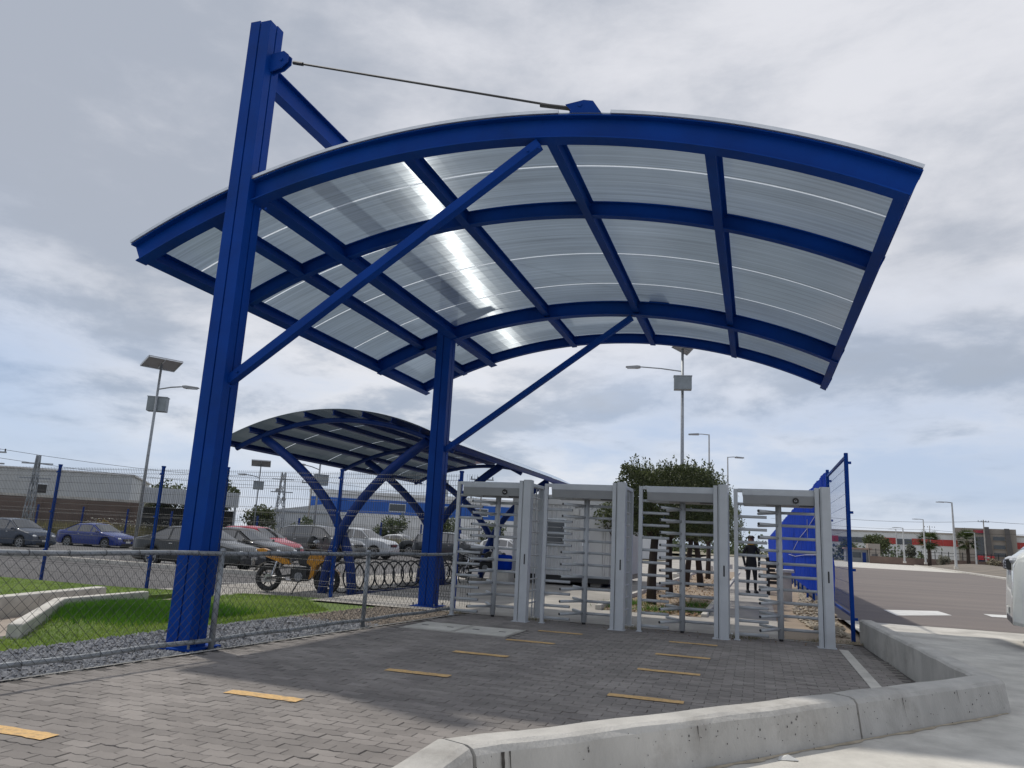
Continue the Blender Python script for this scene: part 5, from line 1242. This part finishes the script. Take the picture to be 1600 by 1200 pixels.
def palm(loc, H, label):
    t = thing('fan_palm', label, 'palm', loc, 0, 'fan palms')
    MB().tube([(0, 0, -.3), (.05, 0, H*.5), (0, 0, H)], [.34, .28, .3], 10).build('trunk', barkm, t, smooth=True)
    b = MB()
    for k in range(64):
        a = rng.uniform(0, 6.28); el = rng.uniform(-.7, 1.35); ln = rng.uniform(1.8, 2.6); d = Vector((math.cos(a)*math.cos(el), math.sin(a)*math.cos(el), math.sin(el))); o_ = Vector((0, 0, H)); c_ = o_+d*ln*.55
        sd_ = d.cross(Vector((0, 0, 1))).normalized(); up = sd_.cross(d)
        b.add([o_-sd_*.02, o_+sd_*.02, c_], [(0, 1, 2)], rng.random())
        for j in range(9):
            g = (j-4)/4*1.15; e = (d*math.cos(g)+sd_*math.sin(g)); tip = c_+e*ln*.62-Vector((0, 0, .22*abs(g)+.1)); w_2 = sd_*math.cos(g)*.11-d*math.sin(g)*.11
            b.add([c_-w_2, c_+w_2, tip], [(0, 1, 2)], float(rng.random()))
    b.build('fronds', palml, t, kind='stuff'); 
    sk = MB()
    for k in range(26): a = k*.6; sk.add([(.25*math.cos(a), .25*math.sin(a), H-.1), (.25*math.cos(a+.5), .25*math.sin(a+.5), H-.1), (.5*math.cos(a+.2), .5*math.sin(a+.2), H-1.1)], [(0, 1, 2)], .2)
    sk.build('dry_skirt', weedm, t); return t
palm(scl(18.85, 98.2), 4.6, 'fan palm nearer the guard house'); palm(scl(22.6, 97.4), 5.0, 'fan palm before the office block')
pole(tuple(far(26.7, 106.7, 0))[:2]+(0,), 9.6, 'utility pole with cross arm before the office block', 1, r=.16)
pole(tuple(far(32.4, 104, 0))[:2]+(0,), 7.9, 'dark slim pole right of the office block', 0, r=.12)
pole(tuple(far(20.6, 106, 0))[:2]+(0,), 8.0, 'dark slim pole between the palms', 0, r=.11)
q = far(26.7, 106.7, 6.3); cable([far(8, 112, 6.4), q, far(48, 100, 6.5)], 'power line over the red band warehouse', .03); cable([far(2, 118, 6.2), far(20.6, 106, 5.0), far(32.4, 104, 4.9)], 'thin lower cable sagging before the warehouse', .025)
# painted patches on the road, paper scrap
poly_sheet('white_patch', [(2.82, 20.1), (4.16, 21.1), (4.19, 19.8), (2.83, 18.4)], .111, whitep, None, label='white painted patch on the road behind the barrier', cat='road marking')
poly_sheet('white_patch', [(5.15, 21.2), (6.6, 21.6), (6.6, 20.6), (5.1, 20.3)], .111, whitep, None, label='white painted patch cut by the right photo edge', cat='road marking')
b = MB(); b.add([(0, 0, .0), (.11, .02, .004), (.12, .05, .0), (.06, .035, .03), (.01, .045, .012)], [(0, 1, 3), (1, 2, 3), (2, 4, 3), (4, 0, 3)]); b.build('paper_scrap', whitep, loc=(.1, 5.08, .102), label='crumpled white paper scrap on the apron by the barrier', cat='litter')
# distant tree line on the horizon
P_ = []
for k in range(160): x = rng.uniform(-160, 40); P_.append(np.stack([rng.normal(x, 3, 60), rng.normal(225, 4, 60), np.abs(rng.normal(0, 2.0, 60))], -1))
quads('far_trees', np.concatenate(P_), .55, leaf2, 'hazy line of distant trees along the horizon')
